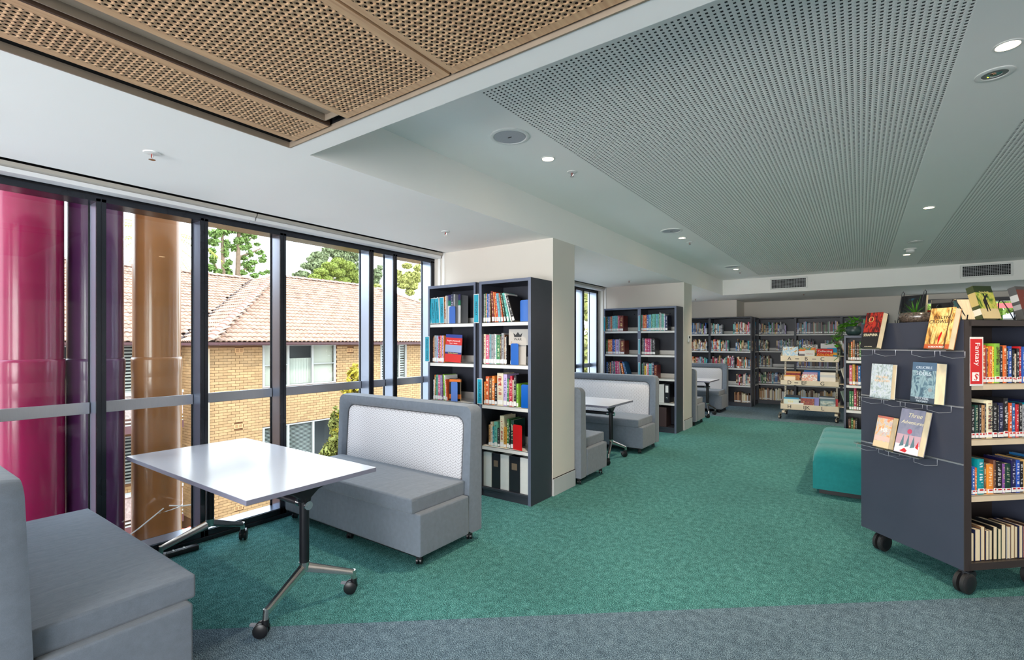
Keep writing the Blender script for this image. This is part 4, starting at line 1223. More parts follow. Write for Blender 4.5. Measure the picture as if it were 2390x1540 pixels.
bookcase('right half of the middle bay bookcase against the far pillar', .632, .372, 2.092, BZ, (-3.085, 8.10, 0), side=.03)
YS3 = 12.40
xs3 = [at_y(p, 850, YS3).x for p in (1490, 1573, 1656, 1754)]
for i, lb in enumerate(('leftmost bookcase on the end wall, mostly behind the far pillar', 'second bookcase on the end wall, behind the farthest bench', 'third bookcase on the end wall, at the inner corner')):
    bookcase(lb, xs3[i + 1] - xs3[i] - .002, .372, 2.09, BZ, (xs3[i], YS3, 0), edge=shelfdark)
YS4 = 13.33
xs4 = [at_y(p, 850, YS4).x for p in (1767, 1856, 1964, 2076)]
for i, lb in enumerate(('bookcase in the alcove, left of the picture book trolley', 'bookcase in the alcove directly behind the picture book trolley', 'bookcase in the alcove behind the potted trailing plant')):
    bookcase(lb, xs4[i + 1] - xs4[i] - .002, .372, 2.09, BZ, (xs4[i], YS4, 0), edge=shelfdark)
bookcase('narrow corner bookcase seen edge on, facing the aisle', .52, .30, 2.09, BZ, (-2.03, 12.79, 0), R(90), edge=shelfdark)
C5 = (-.172, 7.62)
bookcase('low dark bookcase behind the ottoman, partly hidden by the display shelf', .92, .36, 1.583, [.27, .63, .95, 1.265], (C5[0], C5[1], 0), edge=M('edge_navy', (60, 68, 86), .4))

# ================================================================== books
BC = {'wh': ('white', (232, 232, 230)), 'cr': ('cream', (224, 212, 184)), 'gy': ('grey', (158, 160, 164)), 'dg': ('dark green', (24, 64, 52)), 'bk': ('black', (24, 24, 28)),
      'tl': ('teal', (10, 150, 172)), 'lb': ('light blue', (116, 190, 214)), 'bl': ('blue', (40, 98, 172)), 'nv': ('navy', (28, 34, 74)), 'or': ('orange', (228, 116, 48)),
      'rd': ('red', (198, 36, 40)), 'dr': ('dark red', (112, 18, 32)), 'pk': ('pink', (214, 92, 130)), 'mg': ('magenta', (196, 28, 104)), 'pu': ('purple', (112, 70, 140)),
      'li': ('lilac', (176, 164, 210)), 'gn': ('green', (56, 122, 66)), 'lm': ('lime green', (140, 180, 60)), 'mt': ('mint green', (110, 190, 172)), 'yl': ('yellow', (230, 180, 48)),
      'br': ('brown', (104, 70, 50)), 'tn': ('tan', (190, 146, 96))}
ACC = {'wh': (60, 90, 130), 'cr': (170, 50, 40), 'gy': (60, 60, 70), 'dg': (200, 200, 170), 'bk': (200, 200, 200), 'tl': (230, 245, 250), 'lb': (30, 70, 120), 'bl': (240, 240, 250), 'nv': (190, 190, 210), 'or': (255, 240, 200),
       'rd': (255, 235, 225), 'dr': (230, 200, 140), 'pk': (250, 240, 245), 'mg': (250, 230, 240), 'pu': (240, 220, 120), 'li': (60, 50, 110), 'gn': (240, 240, 200), 'lm': (30, 70, 40), 'mt': (20, 80, 90), 'yl': (70, 40, 30), 'br': (230, 200, 150), 'tn': (80, 40, 30)}
BMATS = {}
def bookmat(k):
    if k in BMATS: return BMATS[k]
    m, N, L, b = newmat('book_cover_' + BC[k][0].replace(' ', '_'))
    t = N.new('ShaderNodeTexCoord'); oi = N.new('ShaderNodeObjectInfo'); ge = N.new('ShaderNodeNewGeometry')
    mp = N.new('ShaderNodeMapping'); mp.inputs['Scale'].default_value = (.6, .5, 14)
    ad = N.new('ShaderNodeVectorMath'); ad.operation = 'ADD'
    sc = N.new('ShaderNodeVectorMath'); sc.operation = 'SCALE'; sc.inputs[0].default_value = (17, 31, 53)
    su = N.new('ShaderNodeMath'); L.new(oi.outputs['Random'], su.inputs[0]); L.new(ge.outputs['Random Per Island'], su.inputs[1])
    L.new(su.outputs[0], sc.inputs['Scale'])
    L.new(t.outputs['Generated'], mp.inputs[0]); L.new(mp.outputs[0], ad.inputs[0]); L.new(sc.outputs[0], ad.inputs[1])
    n = N.new('ShaderNodeTexNoise'); n.inputs['Scale'].default_value = 1.6; n.inputs['Detail'].default_value = 2
    L.new(ad.outputs[0], n.inputs['Vector'])
    r = N.new('ShaderNodeValToRGB'); r.color_ramp.elements[0].position = .50; r.color_ramp.elements[1].position = .56
    L.new(n.outputs['Fac'], r.inputs[0])
    sx = N.new('ShaderNodeSeparateXYZ'); L.new(t.outputs['Generated'], sx.inputs[0])
    cp = N.new('ShaderNodeMath'); cp.operation = 'COMPARE'; cp.inputs[1].default_value = .5; cp.inputs[2].default_value = .24; L.new(sx.outputs['X'], cp.inputs[0])
    cz = N.new('ShaderNodeMath'); cz.operation = 'COMPARE'; cz.inputs[1].default_value = .58; cz.inputs[2].default_value = .34; L.new(sx.outputs['Z'], cz.inputs[0])
    m0 = N.new('ShaderNodeMath'); m0.operation = 'MULTIPLY'; L.new(cp.outputs[0], m0.inputs[0]); L.new(cz.outputs[0], m0.inputs[1])
    m1 = N.new('ShaderNodeMath'); m1.operation = 'MULTIPLY'; L.new(m0.outputs[0], m1.inputs[0]); m1.inputs[1].default_value = .8
    mu = N.new('ShaderNodeMath'); mu.operation = 'MULTIPLY'
    L.new(r.outputs[0], mu.inputs[0]); L.new(m1.outputs[0], mu.inputs[1])
    mx = N.new('ShaderNodeMix'); mx.data_type = 'RGBA'
    L.new(mu.outputs[0], mx.inputs['Factor'])
    hs = N.new('ShaderNodeHueSaturation'); hs.inputs['Color'].default_value = (*lin(BC[k][1]), 1)
    mr = N.new('ShaderNodeMapRange'); mr.inputs['To Min'].default_value = .478; mr.inputs['To Max'].default_value = .522
    mv = N.new('ShaderNodeMapRange'); mv.inputs['To Min'].default_value = .75; mv.inputs['To Max'].default_value = 1.12
    fr = N.new('ShaderNodeMath'); fr.operation = 'FRACT'; L.new(su.outputs[0], fr.inputs[0])
    L.new(fr.outputs[0], mr.inputs['Value']); L.new(fr.outputs[0], mv.inputs['Value'])
    L.new(mr.outputs[0], hs.inputs['Hue']); L.new(mv.outputs[0], hs.inputs['Value'])
    L.new(hs.outputs[0], mx.inputs['A']); mx.inputs['B'].default_value = (*lin(ACC[k]), 1)
    L.new(mx.outputs['Result'], b.inputs['Base Color'])
    b.inputs['Roughness'].default_value = .38
    BMATS[k] = m
    return m
# unit book: x = thickness 0..1, y = depth 0..1 (spine at 0), z = height 0..1
def unit_book():
    m_ = MB()
    m_.add([(0, .0, 0), (.12, -.012, 0), (.5, -.02, 0), (.88, -.012, 0), (1, 0, 0), (1, 1, 0), (.9, 1, 0), (.9, .02, 0), (.1, .02, 0), (.1, 1, 0), (0, 1, 0)] +
           [(0, .0, 1), (.12, -.012, 1), (.5, -.02, 1), (.88, -.012, 1), (1, 0, 1), (1, 1, 1), (.9, 1, 1), (.9, .02, 1), (.1, .02, 1), (.1, 1, 1), (0, 1, 1)],
           [(i, (i + 1) % 11, 11 + (i + 1) % 11, 11 + i) for i in range(11)] + [(0, 10, 9, 8), (0, 8, 7, 4), (4, 7, 6, 5), (11, 19, 20, 21), (11, 15, 18, 19), (15, 16, 17, 18), (0, 4, 3, 2, 1), (11, 12, 13, 14, 15)])
    me = m_.mesh('book'); fixn(me)
    me.materials.append(bookmat('wh'))
    return me
BOOK = unit_book()
PAGE = MB().box(.09, .91, .02, .985, .012, .988).mesh('pages'); fixn(PAGE); PAGE.materials.append(pages)
LAB = MB().box(.06, .94, -.026, -.004, .03, .17).mesh('spine_label'); fixn(LAB); LAB.materials.append(sticker)
MARK = MB().box(.22, .78, -.032, -.02, .11, .155).mesh('label_mark'); fixn(MARK); MARK.materials.append(seahorse)
NTH = ['first', 'second', 'third', 'fourth', 'fifth', 'sixth', 'seventh', 'eighth', 'ninth', 'tenth', 'eleventh', 'twelfth', 'thirteenth', 'fourteenth', 'fifteenth', 'sixteenth', 'seventeenth', 'eighteenth', 'nineteenth', 'twentieth',
       'twenty-first', 'twenty-second', 'twenty-third', 'twenty-fourth', 'twenty-fifth', 'twenty-sixth', 'twenty-seventh', 'twenty-eighth']
def put_book(T, t, d, h, k, label, group, lab=True, mark=False, rev=False):
    """T: local frame at the front-left-bottom of the book"""
    o = bpy.data.objects.new('book', BOOK); COL.objects.link(o)
    M_ = T
    if rev: M_ = T @ Matrix.Translation((t, d, 0)) @ Matrix.Rotation(math.pi, 4, 'Z')
    o.matrix_world = M_ @ Matrix.Diagonal((t, d, h, 1))
    o.material_slots[0].link = 'OBJECT'; o.material_slots[0].material = bookmat(k)
    tag(o, label, 'book', group)
    for nm, me, on in (('pages', PAGE, True), ('spine_label', LAB, lab and not rev)):
        if on:
            c = bpy.data.objects.new(nm, me); COL.objects.link(c); c.parent = o
            if nm == 'spine_label' and mark:
                g_ = bpy.data.objects.new('label_mark', MARK); COL.objects.link(g_); g_.parent = c
    return o
def book_row(spec, P, rz, where, group, depth=.16, lab=True, mark=False, rev=False, startn=0, dvar=.02):
    """spec: tokens 'cc<mm>/<cm>[/<lean>]' or '_<mm>' gap, placed from the left seen from the front"""
    base = Matrix.Translation(P) @ Matrix.Rotation(rz, 4, 'Z')
    x = 0; n = startn; pl = 0.
    for tk in spec.split():
        if tk[0] == '_': x += float(tk[1:]) / 1000; pl = 0; continue
        k = tk[:2]; q = tk[2:].split('/')
        t = float(q[0]) / 1000; h = float(q[1]) / 100 + random.uniform(-.003, .003); ln = float(q[2]) if len(q) > 2 else 0.
        a = R(abs(ln))
        if ln > 0 and ln > pl: x += h * (math.tan(a) - math.tan(R(max(pl, 0)))) * .96      # leaning left, top over its neighbour
        d = depth + random.uniform(-dvar, dvar)
        yy = random.uniform(0, .006)
        if ln >= 0:
            T = base @ Matrix.Translation((x, yy, .0005)) @ Matrix.Rotation(-a, 4, 'Y')
        else:
            T = base @ Matrix.Translation((x + t, yy, .0005)) @ Matrix.Rotation(a, 4, 'Y') @ Matrix.Translation((-t, 0, 0))
        cn = BC[k][0]
        adj = 'thick ' if t > .034 else ('thin ' if t < .013 else '')
        st = 'leaning ' if abs(ln) > 4 else ''
        put_book(T, t * .96, d, h, k, f"{st}{adj}{cn} book, {NTH[n]} from left on {where}", group, lab, mark, rev)
        n += 1
        x += t / math.cos(a) + .0006; pl = ln
    return x
def P3(x, y, z): return Vector((x, y, z))
g1 = 'books in the near bookcase'
YF1 = 3.775
book_row("wh12/28 _34 wh11/28 _32 lb12/27 _32 or34/28 wh12/29 _64 nv36/30 gy20/30", P3(-3.70, YF1, 1.691), 0, 'top shelf, near left bookcase', g1, .19)
book_row("gy16/28 gn9/28 or9/28 bl18/28 li18/28 br14/28 dr26/30/4 or14/29/5 rd20/29/6 lb24/28/7 gy12/28/8 rd10/28/9 dg22/28/11 mt24/28/13 wh12/28/16 bk26/26/19", P3(-3.02, YF1, 1.691), 0, 'top shelf, near right bookcase', g1, .19)
book_row("br14/26 or10/27 gy34/28 lb10/28 li12/28 rd14/27 gn10/24 pk16/28 yl9/28 li20/28 or9/28", P3(-3.715, YF1, 1.286), 0, 'second shelf, near left bookcase', g1, .19)
book_row("cr26/29 pk42/28 gy12/29 lb9/29 gy30/29 gy16/29 wh12/29 mt12/28 gn38/28 br14/27 gy28/30 br9/28 cr14/26 bk12/27 _42 cr10/22", P3(-3.02, YF1, 1.286), 0, 'second shelf, near right bookcase', g1, .19)
book_row("wh20/21 or10/26 gn9/25 mt28/26 pk30/26 li20/26 pu12/20 lm22/27/3 wh10/26/4 or14/22/6", P3(-3.705, YF1, .891), 0, 'third shelf, near left bookcase', g1, .19)
book_row("_30 or20/22 or40/27 br36/26 or30/28 bk32/21 cr74/31 li42/30 gn22/26 rd12/25 rd26/29 cr18/25 bk28/30 lm22/22", P3(-3.045, YF1, .891), 0, 'third shelf, near right bookcase', g1, .19)
book_row("_60 tn22/20 cr26/23 tl18/19 mt38/24 bk30/18 cr48/30 yl34/20 gn26/28 bk16/22 dg34/27", P3(-3.02, YF1, .491), 0, 'fourth shelf, near right bookcase', g1, .19)
g2 = 'books in the middle bay bookcase'
YF2 = 8.13
book_row("tn14/26 gn14/26 bl22/26 bl14/26 gy20/26 or20/26 gy16/27 mt12/26 lb22/27 lb22/27 lb20/27 mt18/27 pk20/27 rd12/27 dr70/27", P3(-3.705, YF2, 1.691), 0, 'top shelf, middle left bookcase', g2, .2)
book_row("mt26/27 pk14/27 or30/27 or20/27 pu12/27 bl26/27 lb22/27 lb22/27 gn16/27 mt20/28 mt24/28 mt24/28 lb22/28 mt22/28 gn10/28 wh16/30 gy16/29 mt20/28 mt20/28 wh14/28 bl10/25 nv36/25", P3(-3.06, YF2, 1.691), 0, 'top shelf, middle right bookcase', g2, .2)
book_row("gn26/26 br8/26 or26/26 or26/26 or28/26 bl30/26 bl24/26 or7/26 li60/26 gy26/27 dr80/24", P3(-3.705, YF2, 1.286), 0, 'second shelf, middle left bookcase', g2, .2)
book_row("bk14/28 gy14/28 bk14/28 bl10/27 pk28/27 mg26/27 mg30/27 pk18/27 gy12/27 bk22/27 bk26/27 bk14/26", P3(-3.05, YF2, 1.286), 0, 'second shelf, middle right bookcase', g2, .2)
book_row("bl24/25 bk30/25 bk12/26 or14/25 nv16/27 gy24/27 pu22/26 mt14/26/2 mg30/27/3 pk26/27/4 pk16/26/5 wh10/26/6 nv14/26/8 or34/24/10 bl20/27/14 bl16/26/16", P3(-3.70, YF2, .891), 0, 'third shelf, middle left bookcase', g2, .2)
book_row("mt20/24 bk12/26 gy14/26 yl30/20 wh18/24 pk26/24 lb30/24 lb18/24 wh12/26 nv30/26 dr50/22", P3(-3.05, YF2, .891), 0, 'third shelf, middle right bookcase', g2, .2)
# low bookcase behind the ottoman
g5 = 'books in the low dark bookcase'
for z, sp_ in ((1.266, "br14/22 gn12/20 or20/24 tn22/26 bk18/22 br26/22 gn20/24 cr22/23 dr20/22"), (.951, "_10 pk34/25 yl30/26 bk12/24 or14/25 bl30/25 br24/24 tn20/25"), (.631, "_10 gn26/24 gn22/24 rd28/28 br20/25 bk24/24 gy22/24"), (.271, "br30/24 gn22/25 tn20/23 bk24/24")):
    book_row(sp_, P3(C5[0] + .045, C5[1] + .03, z), 0, {1.266: 'top shelf', .951: 'second shelf', .631: 'third shelf', .271: 'bottom shelf'}[z] + ', low dark bookcase', g5, .17)

# far bookcases: past the first ~300 books, the rest stay real geometry in one object
def far_rows():
    rg = random.Random(5)
    cols = list(BC)
    pal = {'a': ['wh', 'cr', 'tn', 'gy', 'mt', 'br', 'rd', 'or', 'lb', 'gy', 'cr', 'pk'], 'b': ['bk', 'br', 'gy', 'tl', 'gn', 'dg', 'gy', 'bl', 'tn', 'nv', 'li', 'dr'], 'c': ['cr', 'tn', 'cr', 'wh', 'br']}
    m_ = MB()
    def seg(x0, x1, y, z, p, hm=.24, axis='x', sgn=1):
        x = x0
        while x < x1:
            t = rg.uniform(.014, .034); h = hm + rg.uniform(-.045, .045); d = rg.uniform(.14, .18); dy = rg.uniform(0, .01)
            k = rg.choice(pal[p]); mi = cols.index(k)
            if axis == 'x': bx = (x, x + t * .94, y + dy, y + d, z + .001, z + h)
            else: bx = (y - d, y - dy, x, x + t * .94, z + .001, z + h)
            m_.box(*bx, mi)
            if axis == 'x' and rg.random() < .8: m_.box(x + .001, x + t * .92, y + dy - .002, y + dy, z + .012, z + .045, cols.index('wh'))
            x += t
    Y3, Y4 = YS3 + .03, YS4 + .03
    def sx(px, Y): return at_y(px, 850, Y).x
    for z, lst in ((1.691, [(1490, 1560, 'a'), (1580, 1650, 'b'), (1658, 1686, 'a'), (1711, 1752, 'a')]), (1.286, [(1490, 1570, 'a'), (1576, 1648, 'c'), (1658, 1700, 'a'), (1717, 1753, 'b')]),
                   (.891, [(1490, 1570, 'a'), (1576, 1650, 'a'), (1658, 1712, 'a'), (1720, 1753, 'a')]), (.491, [(1490, 1570, 'a'), (1576, 1650, 'a'), (1718, 1752, 'a')]), (.091, [(1576, 1650, 'c'), (1714, 1751, 'c')])):
        for a, b, p in lst: seg(sx(a, Y3), sx(b, Y3), Y3, z, p, .24 if z > .1 else .2)
    for z, lst in ((1.691, [(1771, 1834, 'b'), (1859, 1957, 'b'), (1968, 2040, 'b')]), (1.286, [(1771, 1791, 'b'), (1812, 1852, 'b'), (1859, 1900, 'b'), (1925, 1957, 'b'), (1968, 2040, 'b')]),
                   (.891, [(1771, 1801, 'b'), (1859, 1957, 'b'), (1968, 2040, 'b')]), (.491, [(1771, 1850, 'b'), (1859, 1957, 'b'), (1968, 2040, 'b')]), (.091, [(1772, 1850, 'c'), (1862, 1950, 'c')])):
        for a, b, p in lst: seg(sx(a, Y4), sx(b, Y4), Y4, z, p, .25)
    for z in (1.691, 1.286, .891, .491, .091): seg(12.83, 13.2, -2.03 - .03, z, 'b', .25, 'y')
    o = mk('books', m_, [bookmat(k) for k in cols], fix=False, kind='stuff', label='rows of small books filling the shelves along the end wall and alcove', cat='books')
far_rows()

# shelf signs, bookends, files ---------------------------------------------
signm = M('sign_teal', (10, 152, 178), .35); ink = M('ink_black', (22, 22, 26), .6); inkw = M('ink_white', (240, 240, 238), .6)
bluebe = M('bookend_blue', (0, 88, 178), .3, coat=.3); redbe = M('bookend_red', (205, 16, 20), .3)
def shelf_sign(label, s, x, y, z, w=.068, h=.275, rz=0., lean=0., mat=signm, tm=ink, size=.034, name='shelf_sign'):
    t = thing(name, label, 'sign', (x, y, z), rz); t.rotation_euler = (0, R(lean), rz)
    mk('plate', MB().box(0, w, 0, .004, 0, h), plate, parent=t, bevel=.0015)
    mk('panel', MB().box(.006, w - .006, -.0008, 0, .006, h - .006), mat, parent=t)
    if s: text_obj('lettering', s, size, tm, t, TXZ(w * .5, -.0012, h * .5, 0, R(-90)))
    return t
shelf_sign('teal shelf sign leaning at the left end of the top shelf, near left bookcase', '', -3.745, 3.755, 1.692, .03, .27)
shelf_sign('second teal subject sign leaning on the top shelf of the near left bookcase', 'HOSPITALITY', -3.718, 3.755, 1.692, .07, .27, 0, -4, size=.027)
shelf_sign('third teal subject sign leaning on the top shelf of the near left bookcase', 'BUSINESS STUDIES', -3.655, 3.755, 1.692, .066, .27, 0, -4, size=.022)
shelf_sign('fourth teal subject sign on the top shelf, left of the orange book', 'TOPICAL', -3.59, 3.755, 1.692, .064, .275, 0, -2, size=.034)
shelf_sign('teal HISTORY sign standing out between the two near bookcase halves', 'HISTORY', -3.115, 3.735, 1.687, .068, .285, 0)
shelf_sign('teal sign standing out from the left edge of the near bookcase', 'ENGLISH / DRAMA', -3.79, 3.735, 1.29, .068, .27, 0, size=.026)
shelf_sign('teal VISUAL ARTS sign at the left of the third shelf, near right bookcase', 'VISUAL ARTS', -3.075, 3.74, .892, .066, .25, 0, size=.032)
for (x, z, lb) in ((-3.735, 1.69, 'teal sign on the left edge of the top shelf, middle left bookcase'), (-3.095, 1.69, 'teal sign on the left edge of the top shelf, middle right bookcase'), (-3.095, 1.29, 'teal sign on the left edge of the second shelf, middle right bookcase'),
                  (-3.095, .892, 'teal sign on the left edge of the third shelf, middle right bookcase')):
    shelf_sign(lb, '', x, 8.085, z, .036, .26)
def bookend(label, x, y, z, w, h, mat=bluebe, turn=0.):
    t = thing('bookend', label, 'bookend', (x, y, z), R(turn))
    mk('upright', MB().prism(rounded_rect(0, w, 0, h, .018, bottom=False), -.0015, .0015, 'y'), mat, parent=t)
    mk('foot', MB().box(0, w, .0015, .012, 0, .0015), mat, parent=t)
bookend('blue bookend on the top shelf of the near left bookcase', -3.465, 3.765, 1.692, .082, .175)
bookend('blue bookend at the right end of the top shelf, near right bookcase', -2.60, 3.80, 1.692, .112, .2)
bookend('blue bookend on the second shelf of the near right bookcase', -2.685, 3.765, 1.287, .088, .20)
bookend('blue bookend on the third shelf of the near left bookcase', -3.44, 3.765, .892, .088, .2)
bookend('blue bookend at the right end of the third shelf, near right bookcase', -2.565, 3.765, .892, .085, .215)
bookend('red bookend on the fourth shelf of the near right bookcase', -2.665, 3.775, .492, .112, .235, redbe, -8)
# file boxes on the bottom shelves
def file_box(label, x, y, z, w, h, col, binder=False, name=None):
    t = thing(name or ('ring_binder' if binder else 'magazine_file'), label, 'file', (x, y, z))
    m_ = {'w': plate, 'b': M('file_black', (34, 36, 42), .32), 'n': M('file_brown', (70, 52, 52), .5)}[col]
    mk('box', MB().box(0, w, 0, .24, 0, h), m_, parent=t, bevel=.003)
    if col == 'b' and not binder:
        mk('label_window', MB().box(w * .25, w * .75, -.0015, 0, h * .62, h * .8), M('label_tan', (120, 104, 86), .5), parent=t)
    if binder:
        mk('spine_label', MB().box(w * .22, w * .78, -.0015, 0, h * .55, h * .92), sticker, parent=t)
        mk('finger_ring', MB().tube([(w * .5 + .013 * math.cos(a), -.002, h * .25 + .013 * math.sin(a)) for a in [i * math.pi / 8 for i in range(16)]], .003, 6, closed=True), chrome, parent=t)
for i, (w, c, lb) in enumerate(((.1, 'w', 'leftmost white magazine file on the bottom shelf of the near bookcase'), (.1, 'b', 'black magazine file between the two left white files, near bookcase'), (.1, 'w', 'middle white magazine file on the bottom shelf of the near bookcase'),
                              (.122, 'b', 'wider black magazine file left of the last white one, near bookcase'), (.1, 'w', 'rightmost white magazine file on the bottom shelf of the near bookcase'))):
    file_box(lb, (-3.018, -2.915, -2.812, -2.708, -2.583)[i], 3.77, .091, w, .335, c)
for x, z, w, h, c, b, lb in ((-2.90, .491, .05, .29, 'b', True, 'leftmost ring binder on the fourth shelf, middle right bookcase'), (-2.84, .491, .085, .31, 'b', True, 'black ring binder with white label beside the bench back, middle bookcase'), (-2.75, .491, .085, .30, 'w', False, 'white file between the two black ring binders'),
                             (-2.66, .491, .085, .31, 'b', True, 'rightmost black ring binder with white label'), (-2.92, .091, .13, .32, 'w', False, 'white file on the bottom shelf of the middle bookcase'), (-2.785, .091, .16, .32, 'n', False, 'dark brown file box on the bottom shelf of the middle bookcase')):
    file_box(lb, x, 8.13, z, w, h, c, b)
# face-out books on the near bookcase
def cover_art(name, bg_, bands=(), noise=None, nscale=6., seed=0., dist=1.5):
    """printed cover: bands (z0,z1,colour) over a mottled picture; generated coordinates"""
    if name in MATS: return MATS[name]
    m, N, L, b = newmat(name)
    t = N.new('ShaderNodeTexCoord'); s_ = N.new('ShaderNodeSeparateXYZ'); L.new(t.outputs['Generated'], s_.inputs[0])
    base = N.new('ShaderNodeRGB'); base.outputs[0].default_value = (*lin(bg_), 1); cur = base.outputs[0]
    if noise:
        mp = N.new('ShaderNodeMapping'); mp.inputs['Location'].default_value = (seed, seed * .7, 0)
        L.new(t.outputs['Generated'], mp.inputs[0])
        n = N.new('ShaderNodeTexNoise'); n.inputs['Scale'].default_value = nscale; n.inputs['Detail'].default_value = 4; n.inputs['Distortion'].default_value = dist
        L.new(mp.outputs[0], n.inputs['Vector'])
        r = N.new('ShaderNodeValToRGB'); cr = r.color_ramp
        while len(cr.elements) < len(noise): cr.elements.new(.5)
        for i, (e_, c) in enumerate(zip(cr.elements, noise)):
            e_.position = .32 + .36 * i / max(1, len(noise) - 1); e_.color = (*lin(c), 1)
        L.new(n.outputs['Fac'], r.inputs[0]); cur = r.outputs[0]
    for (z0, z1, c) in bands:
        g_ = N.new('ShaderNodeMath'); g_.operation = 'COMPARE'; g_.inputs[1].default_value = (z0 + z1) / 2; g_.inputs[2].default_value = (z1 - z0) / 2
        L.new(s_.outputs['Z'], g_.inputs[0])
        mx = N.new('ShaderNodeMix'); mx.data_type = 'RGBA'; L.new(g_.outputs[0], mx.inputs['Factor']); L.new(cur, mx.inputs['A'])
        mx.inputs['B'].default_value = (*lin(c), 1); cur = mx.outputs['Result']
    L.new(cur, b.inputs['Base Color']); b.inputs['Roughness'].default_value = .32
    MATS[name] = m
    return m
def face_book(label, loc, rz, tilt, w, h, t_, cover, spine=None, texts=(), name='book', cat='book', group=None, fan=0., roll=0.):
    """a book shown by its front cover: cover faces local -y, bottom-left at the origin, tilted back"""
    o = thing(name, label, cat, loc, 0, group)
    o.rotation_euler = Euler((R(-tilt), R(roll), rz), 'XYZ')
    o.location.z += t_ * math.sin(R(tilt)) + abs(math.sin(R(roll))) * w
    mk('front_cover', MB().box(0, w, 0, .002, 0, h), cover, parent=o)
    mk('pages', MB().prism([(.003, .002), (w - .003, .002), (w - .003 + fan, t_ - .002), (.003, t_ - .002)], .003, h - .004, 'z'), pages, parent=o)
    mk('spine', MB().box(-.001, .0015, 0, t_, 0, h), spine or cover, parent=o)
    mk('back_cover', MB().box(0, w + fan, t_ - .002, t_, 0, h), spine or cover, parent=o)
    for (s, x, z, size, mat, *k) in texts:
        kw = dict(k[0]) if k else {}
        text_obj('lettering', s, size, mat, o, TXZ(x * w, -.0006, z * h), **kw)
    return o
redc = cover_art('cover_study_guide', (204, 40, 36), ((.88, 1., (40, 60, 140)), (.36, .62, (150, 165, 200)), (.29, .36, (30, 40, 110))), None)
ylw = M('ink_yellow', (245, 215, 60), .5)
face_book('red study guide with blue bands turned cover out, near left bookcase', (-3.535, 3.765, 1.287), R(8), 2, .20, .285, .012, redc,
          texts=(('English (Advanced)', .5, .77, .021, inkw), ('Paper 2 - Modules', .5, .68, .013, inkw), ('Student Answers', .5, .325, .018, ylw)), roll=3)
face_book('navy and white book turned cover out behind the blue bookend, near left bookcase', (-3.53, 3.80, 1.692), R(10), 1, .16, .30, .014, cover_art('cover_navy_top', (214, 216, 220), ((.8, 1., (38, 34, 92)), (.62, .8, (30, 120, 90)))))
gt = face_book('grey book with black crown emblem above the blue bookend', (-2.715, 3.775, 1.47), R(14), 2, .2, .15, .03, M('cover_grey', (176, 172, 166), .5), M('cover_grey', (176, 172, 166), .5), texts=(('WAR', .45, .36, .034, ink),))
mk('crown_emblem', MB().prism([(.055, .075), (.125, .075), (.135, .115), (.112, .095), (.09, .122), (.068, .095), (.045, .115)], -.0006, 0, 'y'), ink, parent=gt)
mk('support', MB().box(.03, .17, .01, .03, -.183, 0), M('cover_grey', (176, 172, 166), .5), parent=gt)
face_book('black book with orange triangle turned cover out, third shelf', (-3.475, 3.775, .892), R(12), 1, .13, .23, .02, cover_art('cover_black_orange', (26, 26, 28), ((.85, .97, (228, 120, 40)), (.1, .3, (214, 110, 30)))))
ink_red = M('ink_red', (200, 30, 36), .5)
def attach(child, parent):
    bpy.context.view_layer.update()
    child.parent = parent; child.matrix_parent_inverse = parent.matrix_world.inverted()
def book_by(label_part):
    return next(o for o in COL.objects if str(o.get('label', '')).startswith(label_part))
bb = book_by('thick cream book, sixth from left on third shelf, near right')
bx_ = bb.matrix_world.translation
attach(text_obj('lettering', 'art', .062, ink_red, None, TXZ(bx_.x + .037, bx_.y - .006, bx_.z + .225, 0, R(-90))), bb)

# ================================================================== mobile display bookcase (right)
MA, MBp = Vector((.005, 4.459, 0)), Vector((.5037, 3.9285, 0))      # end panel bottom corners
dv = (MBp - MA).normalized(); ML = (MBp - MA).length; mang = math.atan2(dv.y, dv.x)
# local frame: x along the end panel (towards the shelf front), y away from the camera along the case
mc = thing('mobile_bookcase', 'dark mobile double sided bookcase on castors at the right edge', 'bookcase', MA, mang)
case_m = M('navy_laminate', (56, 60, 74), .36, var=.05, vscale=5)
case_f = M('umber_laminate', (52, 44, 42), .4, var=.05, vscale=6)
boardm = M('birch_board', (214, 196, 168), .5, var=.05, vscale=12)
CL = .68; MT = 1.63
zr = [1.448, 1.113, .772]
zs = [.14] + [q for q in reversed(zr)] + [MT]
for a, b in zip(zs[:-1], zs[1:]):
    mk('end_panel', MB().box(0, ML - .004, 0, .022, a + (.004 if a > .2 else 0), b - (.004 if b < 1.6 else 0)), case_m, parent=mc, bevel=.001)
mk('end_panel_core', MB().box(.004, ML - .004, .004, .03, .14, MT - .002), case_m, parent=mc)
mk('end_panel_core', MB().box(.004, ML - .004, CL - .03, CL, .14, MT), case_m, parent=mc)
mk('front_stile', MB().box(ML - .004, ML, 0, .048, .14, MT), case_f, parent=mc)
mk('front_stile', MB().box(ML - .004, ML, CL - .048, CL, .14, MT), case_f, parent=mc)
mk('top_panel', MB().box(0, ML, .03, CL - .03, MT - .034, MT), case_f, parent=mc)
mk('base_panel', MB().box(0, ML, .03, CL - .03, .14, .182), case_f, parent=mc)
mk('centre_panel', MB().box(ML / 2 - .008, ML / 2 + .008, .03, CL - .03, .182, MT - .034), case_f, parent=mc)
for z in (1.250, .918, .582):
    for (a, b) in ((ML / 2 + .01, ML - .006), (.006, ML / 2 - .01)):
        mk('shelf', MB().box(a, b, .032, CL - .032, z - .004, z).box(b - .004 if a > .3 else a, b if a > .3 else a + .004, .032, CL - .032, z - .036, z), boardm, parent=mc)
railm = M('slat_rail', (196, 198, 206), .3, metal=.85)
for z in zr:
    mk('slat_rail', MB().box(.0, ML - .004, -.003, .004, z - .007, z + .002), railm, parent=mc)
